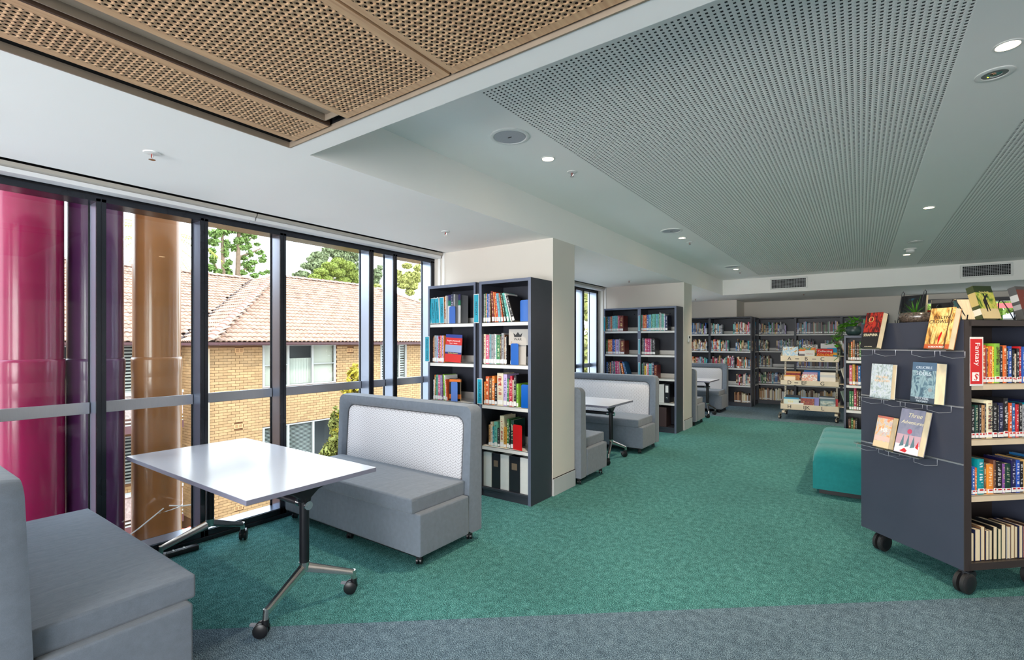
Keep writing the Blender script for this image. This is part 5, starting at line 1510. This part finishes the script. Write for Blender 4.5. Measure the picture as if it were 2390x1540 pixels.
for (x, y) in ((.10, .10), (ML - .03, .06), (.1, CL - .1), (ML - .06, CL - .1)):
    c = mk('castor', MB().tube([(0, 0, .14), (0, 0, .11)], .02, 14).prism([(-.02, .13), (.035, .13), (.062, .075), (.05, .055), (.0, .06), (-.03, .11)], -.028, .028, 'x'), blackm, parent=mc, loc=(x, y, 0), rot=(0, 0, R(190)), smooth=30)
    for s in (-1, 1):
        mk('wheel', MB().tube([(s * .008, .03, .0625), (s * .026, .03, .0625), (s * .034, .03, .0625)], [.062, .062, .05], 32), rubber, parent=c, smooth=50)
        mk('wheel_cap', MB().tube([(s * .033, .03, .0625), (s * .0365, .03, .0625)], [.05, .035], 28), black, parent=c, smooth=60)
        mk('wheel_rim', MB().tube([(s * .027, .03 + .0555 * math.cos(a), .0625 + .0555 * math.sin(a)) for a in [i * math.pi / 16 for i in range(32)]], .0028, 6, closed=True), railm, parent=c)
MW = Matrix.Translation(MA) @ Matrix.Rotation(mang, 4, 'Z')
def ml(x, y, z): return MW @ Vector((x, y, z))
# front books: viewed from the +x side of the local frame, left = local y small ... row runs along local +y
g6 = 'books in the mobile display bookcase'
rowrz = mang + R(90)
book_row("bk18/22 or28/23 dr10/21 yl11/22 or24/22 yl12/22 lm38/24 bk20/22 or26/23 bk14/21 bl26/22 bk16/20 cr14/18 bk18/21 rd20/22 bl24/22 yl16/20 bk30/22 or22/22 gn20/21", ml(ML - .02, .13, 1.251), rowrz, 'top shelf, mobile bookcase', g6, .14, True, True)
book_row("gy20/19 bk26/19 dg24/20 bk18/20 tn24/20 bk10/21 cr44/23 bk34/21 bk8/20 nv36/21 bk34/24 rd22/21 bl26/21 rd20/20 bk26/21 gy22/20 tl24/21 nv30/22 bk20/20 yl16/20 rd30/21 bk20/20", ml(ML - .02, .055, .919), rowrz, 'second shelf, mobile bookcase', g6, .14, True, True)
book_row("nv22/17 bl22/17 or18/16 tl46/21 br18/19 or46/18 br16/20 bk46/19 pu18/18 dg42/18 nv34/20 bl30/20 bk26/19 tn20/20 rd24/19 bk30/20 gy22/19 bl26/21 bk20/20", ml(ML - .02, .055, .583), rowrz, 'third shelf, mobile bookcase', g6, .15, True, True)
book_row("br16/19 bk24/17 nv46/19 br32/20 nv26/18 bk26/18 bk32/20 dg26/18 bk36/21 gy26/19 br30/20 bk28/19 nv30/20 dr28/19 bk26/18 br30/19", ml(ML - .02, .055, .183), rowrz, 'bottom shelf, mobile bookcase, page edges outward', g6, .14, True, True, True)
def spine_text(bk_, s, size, mat, zf, tw_):
    o = text_obj('lettering', s, size, mat, None, TXZ(0, 0, 0, 0, R(-90)))
    bm_ = bk_.matrix_world; t_, h_ = bm_.to_scale().x, bm_.to_scale().z
    o.matrix_world = Matrix.Translation(bm_ @ Vector((.5, 0, zf))) @ Matrix.Rotation(rowrz, 4, 'Z') @ Matrix.Translation((0, -.0055, 0))
    attach(o, bk_)
bpy.context.view_layer.update()
spine_text(book_by('thick cream book, seventh from left on second shelf, mobile'), 'DIVINERS', .034, M('ink_dark_navy', (30, 34, 50), .5), .55, 0)
spine_text(book_by('black book, eleventh from left on second shelf, mobile'), 'Tallow', .026, inkw, .5, 0)
spine_text(book_by('thick lime green book, seventh from left on top shelf, mobile'), 'LEGEND', .026, M('ink_brown', (90, 60, 30), .5), .7, 0)
# Fantasy sign
t = thing('shelf_sign', 'red Fantasy sign with white border and a red emblem, mobile bookcase', 'sign', ml(ML + .003, .046, 1.238), rowrz)
mk('plate', MB().box(-.01, .082, 0, .005, 0, .292), plate, parent=t, bevel=.003)
mk('panel', MB().box(-.01, .072, -.001, 0, .012, .28), redbe, parent=t)
text_obj('lettering', 'Fantasy', .047, inkw, t, TXZ(.038, -.0016, .19, 0, R(-90)))
mk('emblem_tile', MB().box(.002, .05, -.0016, -.001, .03, .082), sticker, parent=t)
em = [(.012 + .0, .04)]
mk('emblem', MB().tube([(.014, -.0018, .044), (.02, -.0018, .036), (.03, -.0018, .037), (.034, -.0018, .046), (.028, -.0018, .054), (.022, -.0018, .062), (.028, -.0018, .072), (.038, -.0018, .07), (.045, -.0018, .062)], [.001, .002, .003, .0045, .005, .0045, .004, .003, .001], 8), seahorse, parent=t)
# end-panel display: clear ledges and face-out books, y<0 is in front of the panel
def ledge(label, x, z, w=.24):
    t = thing('book_ledge', label, 'display ledge', ml(x, -.004, z), mang)
    mk('tray', MB().box(0, w, -.110, 0, -.002, .001).box(0, w, -.112, -.110, -.002, .016), acrylic, parent=t)
    mk('tray_edge', MB().box(0, w, -.1135, -.112, -.002, .0015), railm, parent=t)
    for q in (.02, w - .04):
        mk('wire_bracket', MB().tube([(q, -.107, -.001), (q, -.107, -.028), (q + .03, -.06, -.045), (q + .058, -.004, -.040), (q + .058, -.004, -.004)], .0016, 6), railm, parent=t)
    return t
for lb, x, z in (('clear ledge under the red and black novel on the end panel', .03, 1.448), ('clear ledge under the golden forest novel on the end panel', .48, 1.448), ('clear ledge under the pale fantasy novel', .10, 1.110), ('clear ledge under the blue grey novel with silver title', .40, 1.112),
                 ('clear ledge under the small orange novel', .06, .770), ('clear ledge under the pink and white novel', .315, .769)):
    ledge(lb, x, z)
def ebook(lab, x, z, w, h, t_, tilt, roll, cover, spine, texts, fan=0., off=-.105):
    p = ml(x, off, z + .002)
    return face_book(lab, p, mang, tilt, w, h, t_, cover, spine, texts, fan=fan, group=None, roll=roll)
gold = M('ink_gold', (216, 180, 110), .5); silver = M('ink_silver', (200, 212, 222), .45); inkcream = M('ink_cream', (236, 224, 190), .5)
serc = cover_art('cover_red_black', (20, 18, 20), ((0, .44, (30, 26, 28)),), [(20, 10, 12), (90, 14, 14), (200, 50, 30), (40, 12, 14)], 3.2, 2.)
o = ebook('red and black fantasy novel leaning on the left of the top ledge', .10, 1.448, .135, .255, .042, 13, 0, serc, M('spine_black', (24, 20, 22), .4), (('SERAPHINA', .5, .36, .026, inkcream, {'sx': .85}), ('RACHEL HARTMAN', .5, .035, .007, inkcream)), fan=.0)
mk('emblem_ring', MB().tube([(.05 + .018 * math.cos(a), -.001, .205 + .018 * math.sin(a)) for a in [i * math.pi / 8 for i in range(16)]], .002, 6, closed=True), gold, parent=o)
evc = cover_art('cover_golden_forest', (206, 160, 80), ((0, .11, (190, 90, 50)),), [(120, 70, 30), (214, 160, 80), (244, 214, 140), (206, 150, 70)], 2.6, 9.)
o = ebook('golden autumn forest novel leaning on the right of the top ledge', .572, 1.448, .15, .255, .042, 13, 0, evc, M('spine_brown', (130, 84, 44), .45), (('EVELYN', .5, .76, .028, M('ink_umber', (70, 44, 26), .5)), ('CROWLEY', .5, .66, .030, M('ink_umber', (70, 44, 26), .5)), ('GORDON REID', .5, .045, .014, inkw)))
mk('printed_tree', MB().prism([(.116, .0), (.128, .0), (.126, .12), (.131, .25), (.125, .25), (.121, .14)], -.0008, 0, 'y').prism([(.124, .13), (.142, .22), (.139, .222)], -.0008, 0, 'y').prism([(.124, .15), (.108, .24), (.111, .24)], -.0008, 0, 'y').prism([(.03, .03), (.034, .03), (.033, .17)], -.0008, 0, 'y').prism([(.058, .03), (.063, .03), (.061, .11)], -.0008, 0, 'y'), M('ink_umber2', (96, 62, 34), .6), parent=o, kind='stuff')
mk('printed_figure', MB().prism([(.08, .03), (.084, .03), (.092, .07), (.096, .098), (.092, .106), (.087, .098), (.078, .068)], -.0008, 0, 'y'), redbe, parent=o)
b1c = cover_art('cover_pale_fantasy', (196, 204, 206), (), [(150, 160, 150), (176, 192, 196), (214, 220, 222), (190, 200, 220)], 5., 4., 2.)
o = ebook('pale blue fantasy novel with gold title on the middle ledge', .182, 1.11, .16, .235, .034, 5, 0, b1c, M('spine_pale', (214, 216, 214), .5), (('FALLING', .55, .62, .024, M('ink_peach', (236, 196, 150), .5)), ('KINGDOM', .55, .51, .024, M('ink_peach', (236, 196, 150), .5))))
crc = cover_art('cover_crucible', (80, 104, 124), ((0, .14, (60, 72, 86)), (.80, 1., (86, 112, 138))), [(54, 72, 90), (84, 116, 134), (150, 178, 186), (90, 112, 128)], 3.4, 1.)
o = ebook('blue grey novel with silver title on the middle ledge', .482, 1.112, .155, .255, .052, 5, 0, crc, M('spine_slate', (70, 84, 98), .45), (('CRUCIBLE', .5, .87, .023, silver), ('OF', .5, .80, .010, silver), ('SOULS', .5, .72, .033, silver), ('MITCHELL', .5, .115, .020, silver), ('HOGAN', .5, .045, .020, silver)), fan=.02)
mk('award_seal', MB().tube([(.125, -.0008, .085), (.125, 0, .085)], .013, 24), M('seal_grey', (150, 156, 158), .4), parent=o)
hbc = cover_art('cover_orange_small', (226, 170, 130), ((0, .2, (226, 200, 160)), (.93, 1., (200, 110, 90)), (.22, .36, (232, 190, 180))), [(226, 160, 120), (190, 196, 206), (236, 190, 130), (220, 130, 100)], 4.5, 6.)
o = ebook('small orange and peach novel with HB logo on the lowest ledge', .206, .770, .118, .215, .04, 12, 0, hbc, M('spine_peach', (226, 196, 140), .5), (('HB', .55, .56, .04, inkw),))
thc = cover_art('cover_pink_script', (128, 130, 150), ((0, .2, (236, 222, 226)), (.2, .42, (196, 160, 172))), [(120, 124, 146), (140, 140, 160), (150, 146, 168)], 3., 3.)
o = ebook('taller grey pink novel with cream script title on the lowest ledge', .366, .769, .165, .29, .036, 13, 0, thc, M('spine_grey_mauve', (120, 118, 132), .5), (('Three', .6, .86, .040, inkcream, {'shear': .3}), ('Adventures', .55, .70, .032, inkcream, {'shear': .3})), fan=.012)
mk('printed_flower', MB().tube([(.085, -.0008, .145), (.085, 0, .145)], .016, 16), M('ink_rose', (196, 70, 100), .5), parent=o)
mk('printed_figures', MB().prism([(.03, .04), (.05, .12), (.06, .05)], -.0008, 0, 'y').prism([(.07, .04), (.085, .13), (.095, .05)], -.0008, 0, 'y').prism([(.105, .04), (.12, .12), (.135, .05)], -.0008, 0, 'y'), M('ink_teal_grey', (90, 120, 130), .6), parent=o, kind='stuff')
mk('printed_splash', MB().prism([(.04, .012), (.07, .035), (.09, .02), (.08, .006)], -.0009, 0, 'y').prism([(.14, .05), (.155, .09), (.16, .04)], -.0009, 0, 'y'), ink_red, parent=o, kind='stuff')

# things standing on the mobile bookcase ---------------------------------------
def wire_easel(label, x, y, w, h, rz=0., gap=.0):
    p = ml(x, y, MT); t = thing('wire_book_stand', label, 'book stand', p, mang + rz)
    for sx in (0, w):
        pts = [(sx - .016, 0, .002), (sx - .010, .02, h * .6), (sx - .004, .03, h - .012), (sx + .004, .033, h), (sx + .012, .03, h - .012), (sx + .013, .0, .004), (sx + .013, -.06, .003), (sx + .013, -.062, .028)]
        mk('wire', MB().tube(pts, .0028, 8), blackm, parent=t, smooth=50)
    mk('cross_wire', MB().tube([(-.016, 0, .004), (w + .013, 0, .004)], .0028, 8), blackm, parent=t, smooth=50)
    return t
def cart_xy(px, py, z):   # point on the top plane
    q = at_z(px, py, z); return MW.inverted() @ q
def top_book(lab, x, y, w, h, t_, rz, tilt, cover, spine=None, texts=(), fan=0.):
    p = ml(x, y, MT + .001)
    return face_book(lab, p, mang + rz, tilt, w, h, t_, cover, spine, texts, fan=fan)
blackcov = cover_art('cover_black_teal', (12, 14, 18), ((.9, 1., (14, 14, 16)),), [(8, 10, 12), (10, 12, 16), (10, 14, 18), (20, 80, 96)], 2.2, 3.)
wire_easel('tall black wire book stand behind the potted grass', .05, .27, .15, .24, R(8))
top_book('black covered novel with teal glow in the tall wire stand',   .03, .285, .165, .205, .03, R(10), 6, blackcov, pages)
wire_easel('low black wire book stand in front of the grey novel', .24, .35, .10, .135, R(8))
top_book('grey novel with dark square behind the potted grass',   .19, .37, .135, .165, .03, R(10), 5, cover_art('cover_grey_square', (92, 90, 86), ((.35, .85, (24, 24, 24)),)), pages)
# big wavy wire rack
pts = []
t = thing('wire_book_rack', 'black wire zigzag rack holding novels along the top of the case', 'book stand', ml(.61, .05, MT), mang + R(90))
for i in range(5):
    pts += [(i * .115, 0, .004), (i * .115 + .012, .012, .05), (i * .115 + .034, .03, .115), (i * .115 + .050, .034, .135), (i * .115 + .066, .03, .13), (i * .115 + .085, .015, .08)]
pts.append((5 * .115, 0, .004))
mk('wire', MB().tube(pts, .003, 8), blackm, parent=t, smooth=60)
mk('base_wire', MB().tube([(0, -.05, .003), (.575, -.05, .003), (.575, 0, .003), (0, 0, .003)], .003, 8, closed=True), blackm, parent=t)
for k in range(5): mk('stop_pin', MB().tube([(k * .115 + .05, -.05, .003), (k * .115 + .05, -.055, .036)], .003, 8), blackm, parent=t)
sprc = cover_art('cover_green_figure', (70, 90, 40), ((.8, 1., (40, 54, 30)), (0, .3, (206, 186, 140))), [(40, 60, 30), (110, 140, 50), (196, 190, 90), (70, 90, 40)], 2.6, 5.)
o = top_book('tall green and gold novel leaning on the wire rack, top of the case', ML - .055, .20, .125, .215, .045, R(88), 17, sprc, cover_art('spine_green_gold', (60, 70, 40), ((.12, .3, (232, 226, 210)), (.4, .8, (190, 170, 110)))), (('Spindrift', .5, .80, .02, M('ink_olive', (190, 180, 110), .5)),))
mk('printed_figure', MB().prism([(.045, .045), (.05, .045), (.058, .1), (.064, .05), (.07, .05), (.062, .13), (.085, .16), (.083, .163), (.06, .148), (.058, .165), (.05, .165), (.052, .135), (.038, .12)], -.0009, 0, 'y'), ink, parent=o)
top_book('grey novel with white lettering at the right end of the rack', ML - .055, .50, .125, .215, .045, R(88), 15, cover_art('cover_grey_flip', (84, 82, 80), ((.3, .9, (120, 60, 50)),)), cover_art('spine_grey_flip', (90, 90, 90), ((.55, .75, (206, 206, 204)), (.3, .45, (170, 170, 170)))), (('FLIP', .5, .6, .03, inkw),))
top_book('novel lying open edge towards the window behind the green one', ML - .12, .13, .10, .135, .028, R(75), 20, pages, cover_art('spine_teal_plain', (20, 84, 84)))
top_book('teal novel standing behind the tall green and gold one', ML - .20, .34, .11, .175, .03, R(80), 10, cover_art('cover_teal_plain', (14, 96, 92)))
top_book('low green book with black bird at the back of the case top', ML - .22, .36, .13, .085, .02, R(60), 4, cover_art('cover_leaf_green', (90, 140, 40), (), [(60, 110, 30), (120, 170, 50), (20, 30, 20)], 2.5, 1.))
top_book('yellow lettered black book at the back of the case top', .47, .33, .13, .075, .02, R(15), 4, cover_art('cover_black_yellow', (22, 22, 20), ((.2, .75, (226, 196, 30)),)))
top_book('red book low behind the black wire stand', -.02 + .03, .42, .12, .10, .02, R(10), 4, cover_art('cover_plain_red', (190, 34, 28)))
# bowl with spiky grass
bp = ml(.295, .15, MT)
t = thing('potted_grass', 'spiky green grass in a dark speckled stone bowl on the display case', 'plant', bp, R(-20))
stone = M('speckled_stone', (92, 80, 70), .22, var=.75, vscale=95, detail=2, coat=.5)
m_ = MB().lathe([(.05, 0), (.08, .008), (.091, .034), (.090, .058), (.083, .070), (.074, .066), (.070, .055), (0, .055)], 32, Matrix.Diagonal((1.15, .95, 1, 1)))
mk('bowl', m_, stone, parent=t, smooth=60)
grassm = M('grass_blade', (70, 128, 36), .45, rnd=.4)
rg = random.Random(9)
for k in range(46):
    a = rg.uniform(0, 6.283); el = rg.uniform(.35, 1.35); L_ = rg.uniform(.10, .16)
    d0 = Vector((math.cos(a), math.sin(a), 0)); sd = Vector((-d0.y, d0.x, 0)); pts = []
    for i in range(6):
        s = i / 5 * L_; pts.append(Vector((-.01, 0, .05)) + d0 * (s * math.cos(el)) + Vector((0, 0, s * math.sin(el) - 2.6 * s * s * math.cos(el))))
    V = []; F = []
    for i, p in enumerate(pts):
        w = .0055 * (1 - i / 5) + .0005; V += [p - sd * w, p + sd * w]
    for i in range(5): F.append((2 * i, 2 * i + 1, 2 * i + 3, 2 * i + 2))
    mk('leaf', MB().add(V, F), grassm, parent=t, fix=False)
# trailing plant on the low dark bookcase
pp = P3(C5[0] + .10, C5[1] + .10, 1.583)
t = thing('trailing_plant', 'trailing green pothos in a round dark pot on the low bookcase', 'plant', pp)
mk('pot', MB().lathe([(.05, 0), (.075, .02), (.088, .06), (.082, .105), (.072, .118), (.066, .112), (.066, .10), (0, .10)], 28), M('pot_slate', (44, 62, 62), .35, var=.1, vscale=30), parent=t, smooth=60)
leafm2 = M('pothos_leaf', (92, 156, 46), .4, rnd=.35)
rg = random.Random(21)
def leaf(parent, p, a, el, s):
    d = Vector((math.cos(a) * math.cos(el), math.sin(a) * math.cos(el), math.sin(el))); sd = Vector((-math.sin(a), math.cos(a), 0)); up = sd.cross(d) * -1
    prof_ = [(0, 0), (.18, .34), (.45, .42), (.75, .26), (1, 0)]
    V = [p + d * (u * s) + up * (-.06 * s * u) for u, w in prof_]; L1 = [p + d * (u * s) + sd * (w * s) + up * (.08 * s * w * 2) for u, w in prof_[1:-1]]; L2 = [p + d * (u * s) - sd * (w * s) + up * (.08 * s * w * 2) for u, w in prof_[1:-1]]
    VV = V + L1 + L2
    F = [(0, 1, 5), (1, 2, 6, 5), (2, 3, 7, 6), (3, 4, 7), (0, 8, 1), (1, 8, 9, 2), (2, 9, 10, 3), (3, 10, 4)]
    mk('leaf', MB().add(VV, F), leafm2, parent=parent, fix=False)
for k in range(9):
    a = rg.choice((2.7, 2.9, 3.2, 3.5)) + rg.uniform(-.15, .15); drop = rg.uniform(.1, .42); out = rg.uniform(.17, .26)
    pts = [Vector((0, 0, .11)) + Vector((math.cos(a) * out * s, math.sin(a) * out * s, .06 * math.sin(s * 3.1) - drop * s ** 2.5)) for s in [i / 7 for i in range(8)]]
    mk('vine', MB().tube(pts, .0025, 6), M('vine_green', (90, 120, 50), .6), parent=t)
    for i in range(1, 8):
        for q in range(2): leaf(t, pts[i] + Vector((rg.uniform(-.012, .012), rg.uniform(-.012, .012), 0)), rg.uniform(1.8, 4.9), rg.uniform(-.7, .4), rg.uniform(.045, .075))
for k in range(26): leaf(t, Vector((rg.uniform(-.05, .05), rg.uniform(-.05, .05), rg.uniform(.11, .2))), rg.uniform(0, 6.28), rg.uniform(-.2, 1.0), rg.uniform(.05, .085))
face_book('teal illustrated novel standing on the low dark bookcase', pp + Vector((.10, -.02, .001)), R(-10), 6, .15, .21, .03, cover_art('cover_teal_picture', (10, 110, 110), ((.75, .95, (90, 130, 80)),), [(8, 60, 62), (14, 130, 126), (60, 170, 160), (10, 80, 84)], 4., 2.), pages)

# ================================================================== picture book trolley
TX, TY_, TWd = -1.275, 10.86, .955
t = thing('picture_book_trolley', 'cream metal picture book trolley with lettered trays, on castors', 'trolley', (TX, TY_, 0))
trays = [(1.232, 1.124), (.762, .668), (.302, .195)]
for i, ((zt, zb), txt) in enumerate(zip(trays, ((('A', .155), ('-', .285), ('B', .435), ('-', .565), ('C', .695)), (('D', .155), ('-', .27), ('EF', .40), ('G', .695)), (('H', .155), ('IJK', .44), ('L', .70))))):
    m_ = MB().box(0, TWd, 0, .004, zb, zt).prism([(0, zb), (.30, zb + .05), (.30, zb + .054), (0, zb + .004)], 0, TWd, 'x').box(0, TWd, .3, .304, zb + .05, zb + .12)
    tr = mk('tray', m_, creamm, parent=t)
    for x in (0, TWd - .004): mk('tray_end', MB().prism([(0, zb), (.32, zb + .05), (.32, zb + .16), (.2, zb + .17), (0, zt)], x, x + .004, 'x'), creamm, parent=tr)
    m2 = MB().box(0, TWd, .756, .76, zb, zt).prism([(.46, zb + .05), (.76, zb), (.76, zb + .004), (.46, zb + .054)], 0, TWd, 'x').box(0, TWd, .456, .46, zb + .05, zb + .12)
    tr2 = mk('tray', m2, creamm, parent=t)
    for x in (0, TWd - .004): mk('tray_end', MB().prism([(.44, zb + .05), (.76, zb), (.76, zt), (.56, zb + .17), (.44, zb + .16)], x, x + .004, 'x'), creamm, parent=tr2)
    for s_, x in txt:
        if s_ == '-': mk('lettering', MB().box(x - .032, x + .032, -.0015, 0, (zt + zb) / 2 - .006, (zt + zb) / 2 + .006), ink, parent=tr)
        else: text_obj('lettering', s_, .098, ink, tr, TXZ(x, -.001, (zt + zb) / 2), ext=.001)
for x in (.035, TWd - .06):
    u = mk('upright', MB().box(x, x + .028, .355, .405, .12, 1.36), creamm, parent=t)
    m_ = MB()
    for k in range(40): m_.box(x + .008, x + .02, .353, .3552, .16 + k * .03, .173 + k * .03).box(x + (.0281 if x > .5 else -.0006), x + (.0286 if x > .5 else -.0001), .374, .386, .16 + k * .03, .173 + k * .03)
    mk('slot', m_, frame_m, parent=u, kind='stuff')
    mk('foot_rail', MB().box(x - .01, x + .04, -.01, .77, .125, .165), creamm, parent=t, bevel=.004)
for (x, y) in ((.0, .0), (TWd - .02, .0), (.03, .72), (TWd - .02, .72)):
    c = mk('castor', MB().box(-.018, .018, -.02, .02, .1, .13).prism([(-.02, .10), (.02, .10), (.04, .045), (.02, .045)], -.02, -.016, 'x').prism([(-.02, .10), (.02, .10), (.04, .045), (.02, .045)], .016, .02, 'x'), M('castor_grey', (130, 128, 120), .35, metal=.5), parent=t, loc=(x, y, 0), rot=(0, 0, .5))
    mk('wheel', MB().tube([(-.013, .03, .05), (.013, .03, .05)], .05, 24), rubber, parent=c, smooth=40)
    mk('wheel_cap', MB().tube([(-.015, .03, .05), (.015, .03, .05)], .03, 20), creamm, parent=c, smooth=40)
g7 = 'picture books in the trolley trays'
def pbook(lab, px0, px1, tray, h, cover, texts=(), tilt=12, yo=.02, dz=0.):
    p0 = at_y(px0, 850, TY_ + yo); p1 = at_y(px1, 850, TY_ + yo)
    zb = trays[tray][1] + .012 + yo * .17 + dz
    face_book(lab, Vector((p0.x, TY_ + yo, zb)), 0, tilt, p1.x - p0.x, h, .012, cover, None, texts, name='picture_book', cat='picture book', group=g7)
Cn = cover_art
pbook('pale blue illustrated picture book above letter A', 1826, 1862, 0, .27, Cn('cover_sky_art', (170, 205, 230), (), [(236, 226, 190), (150, 200, 232), (226, 236, 240), (190, 150, 90)], 3.2, 1.), yo=.03)
pbook('white picture book with grey stripes left of letter B', 1864, 1882, 0, .22, Cn('cover_stripe_grey', (226, 224, 226), ((.3, .6, (120, 116, 120)), (.85, 1., (230, 120, 60)))), yo=.03)
pbook('rainbow topped picture book behind the small white one', 1866, 1904, 0, .25, Cn('cover_rainbow', (206, 80, 90), ((.6, .8, (236, 170, 60)),), [(210, 60, 80), (236, 150, 60), (90, 160, 90), (90, 140, 200)], 4., 3.), yo=.06)
pbook('small white picture book with red script above letter B', 1878, 1901, 0, .205, Cn('cover_small_white', (214, 218, 214), ((.1, .45, (150, 176, 160)),)), (('Fabulous', .5, .66, .03, ink_red),), yo=.015)
pbook('black and white patterned picture book at the back of the top tray', 1872, 1908, 0, .30, Cn('cover_zebra', (230, 230, 230), (), [(20, 20, 24), (236, 236, 236), (24, 24, 26), (230, 230, 230)], 9., 3., 0.), yo=.10)
pbook('red picture book titled Collecting Colour above letter C', 1906, 1944, 0, .235, Cn('cover_plain_red', (190, 34, 28)), (('Collecting', .5, .80, .055, inkw), ('COLOUR', .5, .50, .062, ylw)), yo=.015)
pbook('bright blue picture book at the right end of the top tray', 1930, 1953, 0, .245, Cn('cover_bright_blue', (20, 140, 190), ((.45, .65, (220, 170, 60)),)), yo=.05)
pbook('large grey and white picture book at the back right of the top tray', 1915, 1952, 0, .32, Cn('cover_pale_grey', (206, 206, 210), ((.4, .7, (120, 120, 128)),)), yo=.12)
pbook('orange picture book with white label above letter D', 1830, 1856, 1, .175, Cn('cover_orange_pic', (232, 170, 90), ((.45, .85, (240, 226, 206)),)), yo=.02)
pbook('brown and amber picture book beside the orange one', 1840, 1866, 1, .175, Cn('cover_amber', (190, 110, 60), (), [(120, 50, 30), (220, 150, 70), (150, 70, 60), (236, 190, 100)], 4., 4.), yo=.04)
pbook('dark red and navy picture book standing behind the orange one', 1834, 1868, 1, .235, Cn('cover_dark_mix', (90, 40, 40), ((.85, 1., (190, 130, 70)), (.5, .6, (190, 190, 210))), [(40, 40, 70), (150, 30, 40), (60, 30, 30)], 3., 4.), yo=.09)
pbook('white picture book with orange animals above letters EF', 1871, 1907, 1, .20, Cn('cover_white_animals', (234, 234, 232), (), [(236, 236, 234), (234, 234, 232), (228, 120, 70), (236, 236, 234)], 4.5, 7.), yo=.02)
pbook('purple grey picture book behind the one with orange animals', 1873, 1908, 1, .235, Cn('cover_mauve', (176, 150, 186)), yo=.06)
pbook('blue picture book at the back of the middle tray', 1876, 1914, 1, .26, Cn('cover_mid_blue', (30, 110, 180)), yo=.11)
pbook('cream white picture book with small panda above letter G', 1914, 1950, 1, .25, Cn('cover_cream_plain', (232, 226, 216), ((.62, .8, (206, 208, 210)),)), yo=.02)
pbook('pale teal picture book with yellow corner above letter H', 1829, 1864, 2, .21, Cn('cover_teal_pale', (206, 222, 214), ((.85, 1., (60, 150, 190)), (0, .15, (240, 210, 90)))), (('TIDE', .45, .6, .045, ylw),), yo=.04)
pbook('black picture book with white marks at the back left of the bottom tray', 1833, 1868, 2, .25, Cn('cover_black_marks', (30, 34, 42), ((.55, .7, (220, 224, 228)),)), yo=.09)
pbook('wide low picture book with beach scene in the bottom tray', 1839, 1875, 2, .12, Cn('cover_beach', (226, 226, 210), ((.1, .3, (206, 140, 80)), (.8, 1., (220, 224, 226)))), yo=.01)
pbook('dark crimson patterned picture book above letters IJK', 1869, 1900, 2, .235, Cn('cover_crimson_pattern', (110, 50, 50), ((.9, 1., (90, 140, 190)),), [(60, 40, 50), (170, 70, 60), (110, 60, 50), (220, 160, 100)], 6., 5.), yo=.03)
pbook('lilac blue picture book right of the crimson one', 1896, 1911, 2, .23, Cn('cover_lilac_blue', (130, 130, 196)), yo=.05)
pbook('misty green picture book above letter L', 1914, 1950, 2, .215, Cn('cover_mist', (140, 160, 158), ((.85, 1., (90, 120, 130)),), [(90, 110, 108), (150, 170, 168), (196, 206, 200)], 2., 6.), (('The Garden', .5, .62, .03, inkcream),), yo=.02)
pbook('dark slate picture book at the back right of the bottom tray', 1912, 1948, 2, .26, Cn('cover_slate_pic', (64, 74, 84), ((.8, .9, (190, 200, 206)),)), yo=.08)
pbook('red and gold picture book at the right end of the bottom tray', 1950, 1956, 2, .22, Cn('cover_red_gold', (170, 30, 30), ((.0, .4, (210, 160, 40)),)), yo=.05)
for z in (1.238, .715, .295):
    mk('end_ledge', MB().box(TWd + .0, TWd + .14, .05, .40, z - .004, z).box(TWd + .136, TWd + .14, .05, .40, z, z + .03), creamm, parent=t)
face_book('brown picture book tilted on the right end of the trolley', P3(TX + TWd + .11, TY_ + .1, 1.24), R(80), 22, .22, .3, .014, Cn('cover_brown_pic', (150, 116, 80)), None, name='picture_book', cat='picture book', group=g7)
face_book('pale picture book hung on the right end of the trolley, middle level', P3(TX + TWd + .11, TY_ + .1, .716), R(80), 16, .24, .3, .014, Cn('cover_pale_pic', (206, 200, 186)), None, name='picture_book', cat='picture book', group=g7)
face_book('grey green picture book on the right end of the trolley, lowest level', P3(TX + TWd + .11, TY_ + .1, .296), R(80), 16, .24, .3, .014, Cn('cover_greengrey_pic', (140, 158, 146)), None, name='picture_book', cat='picture book', group=g7)
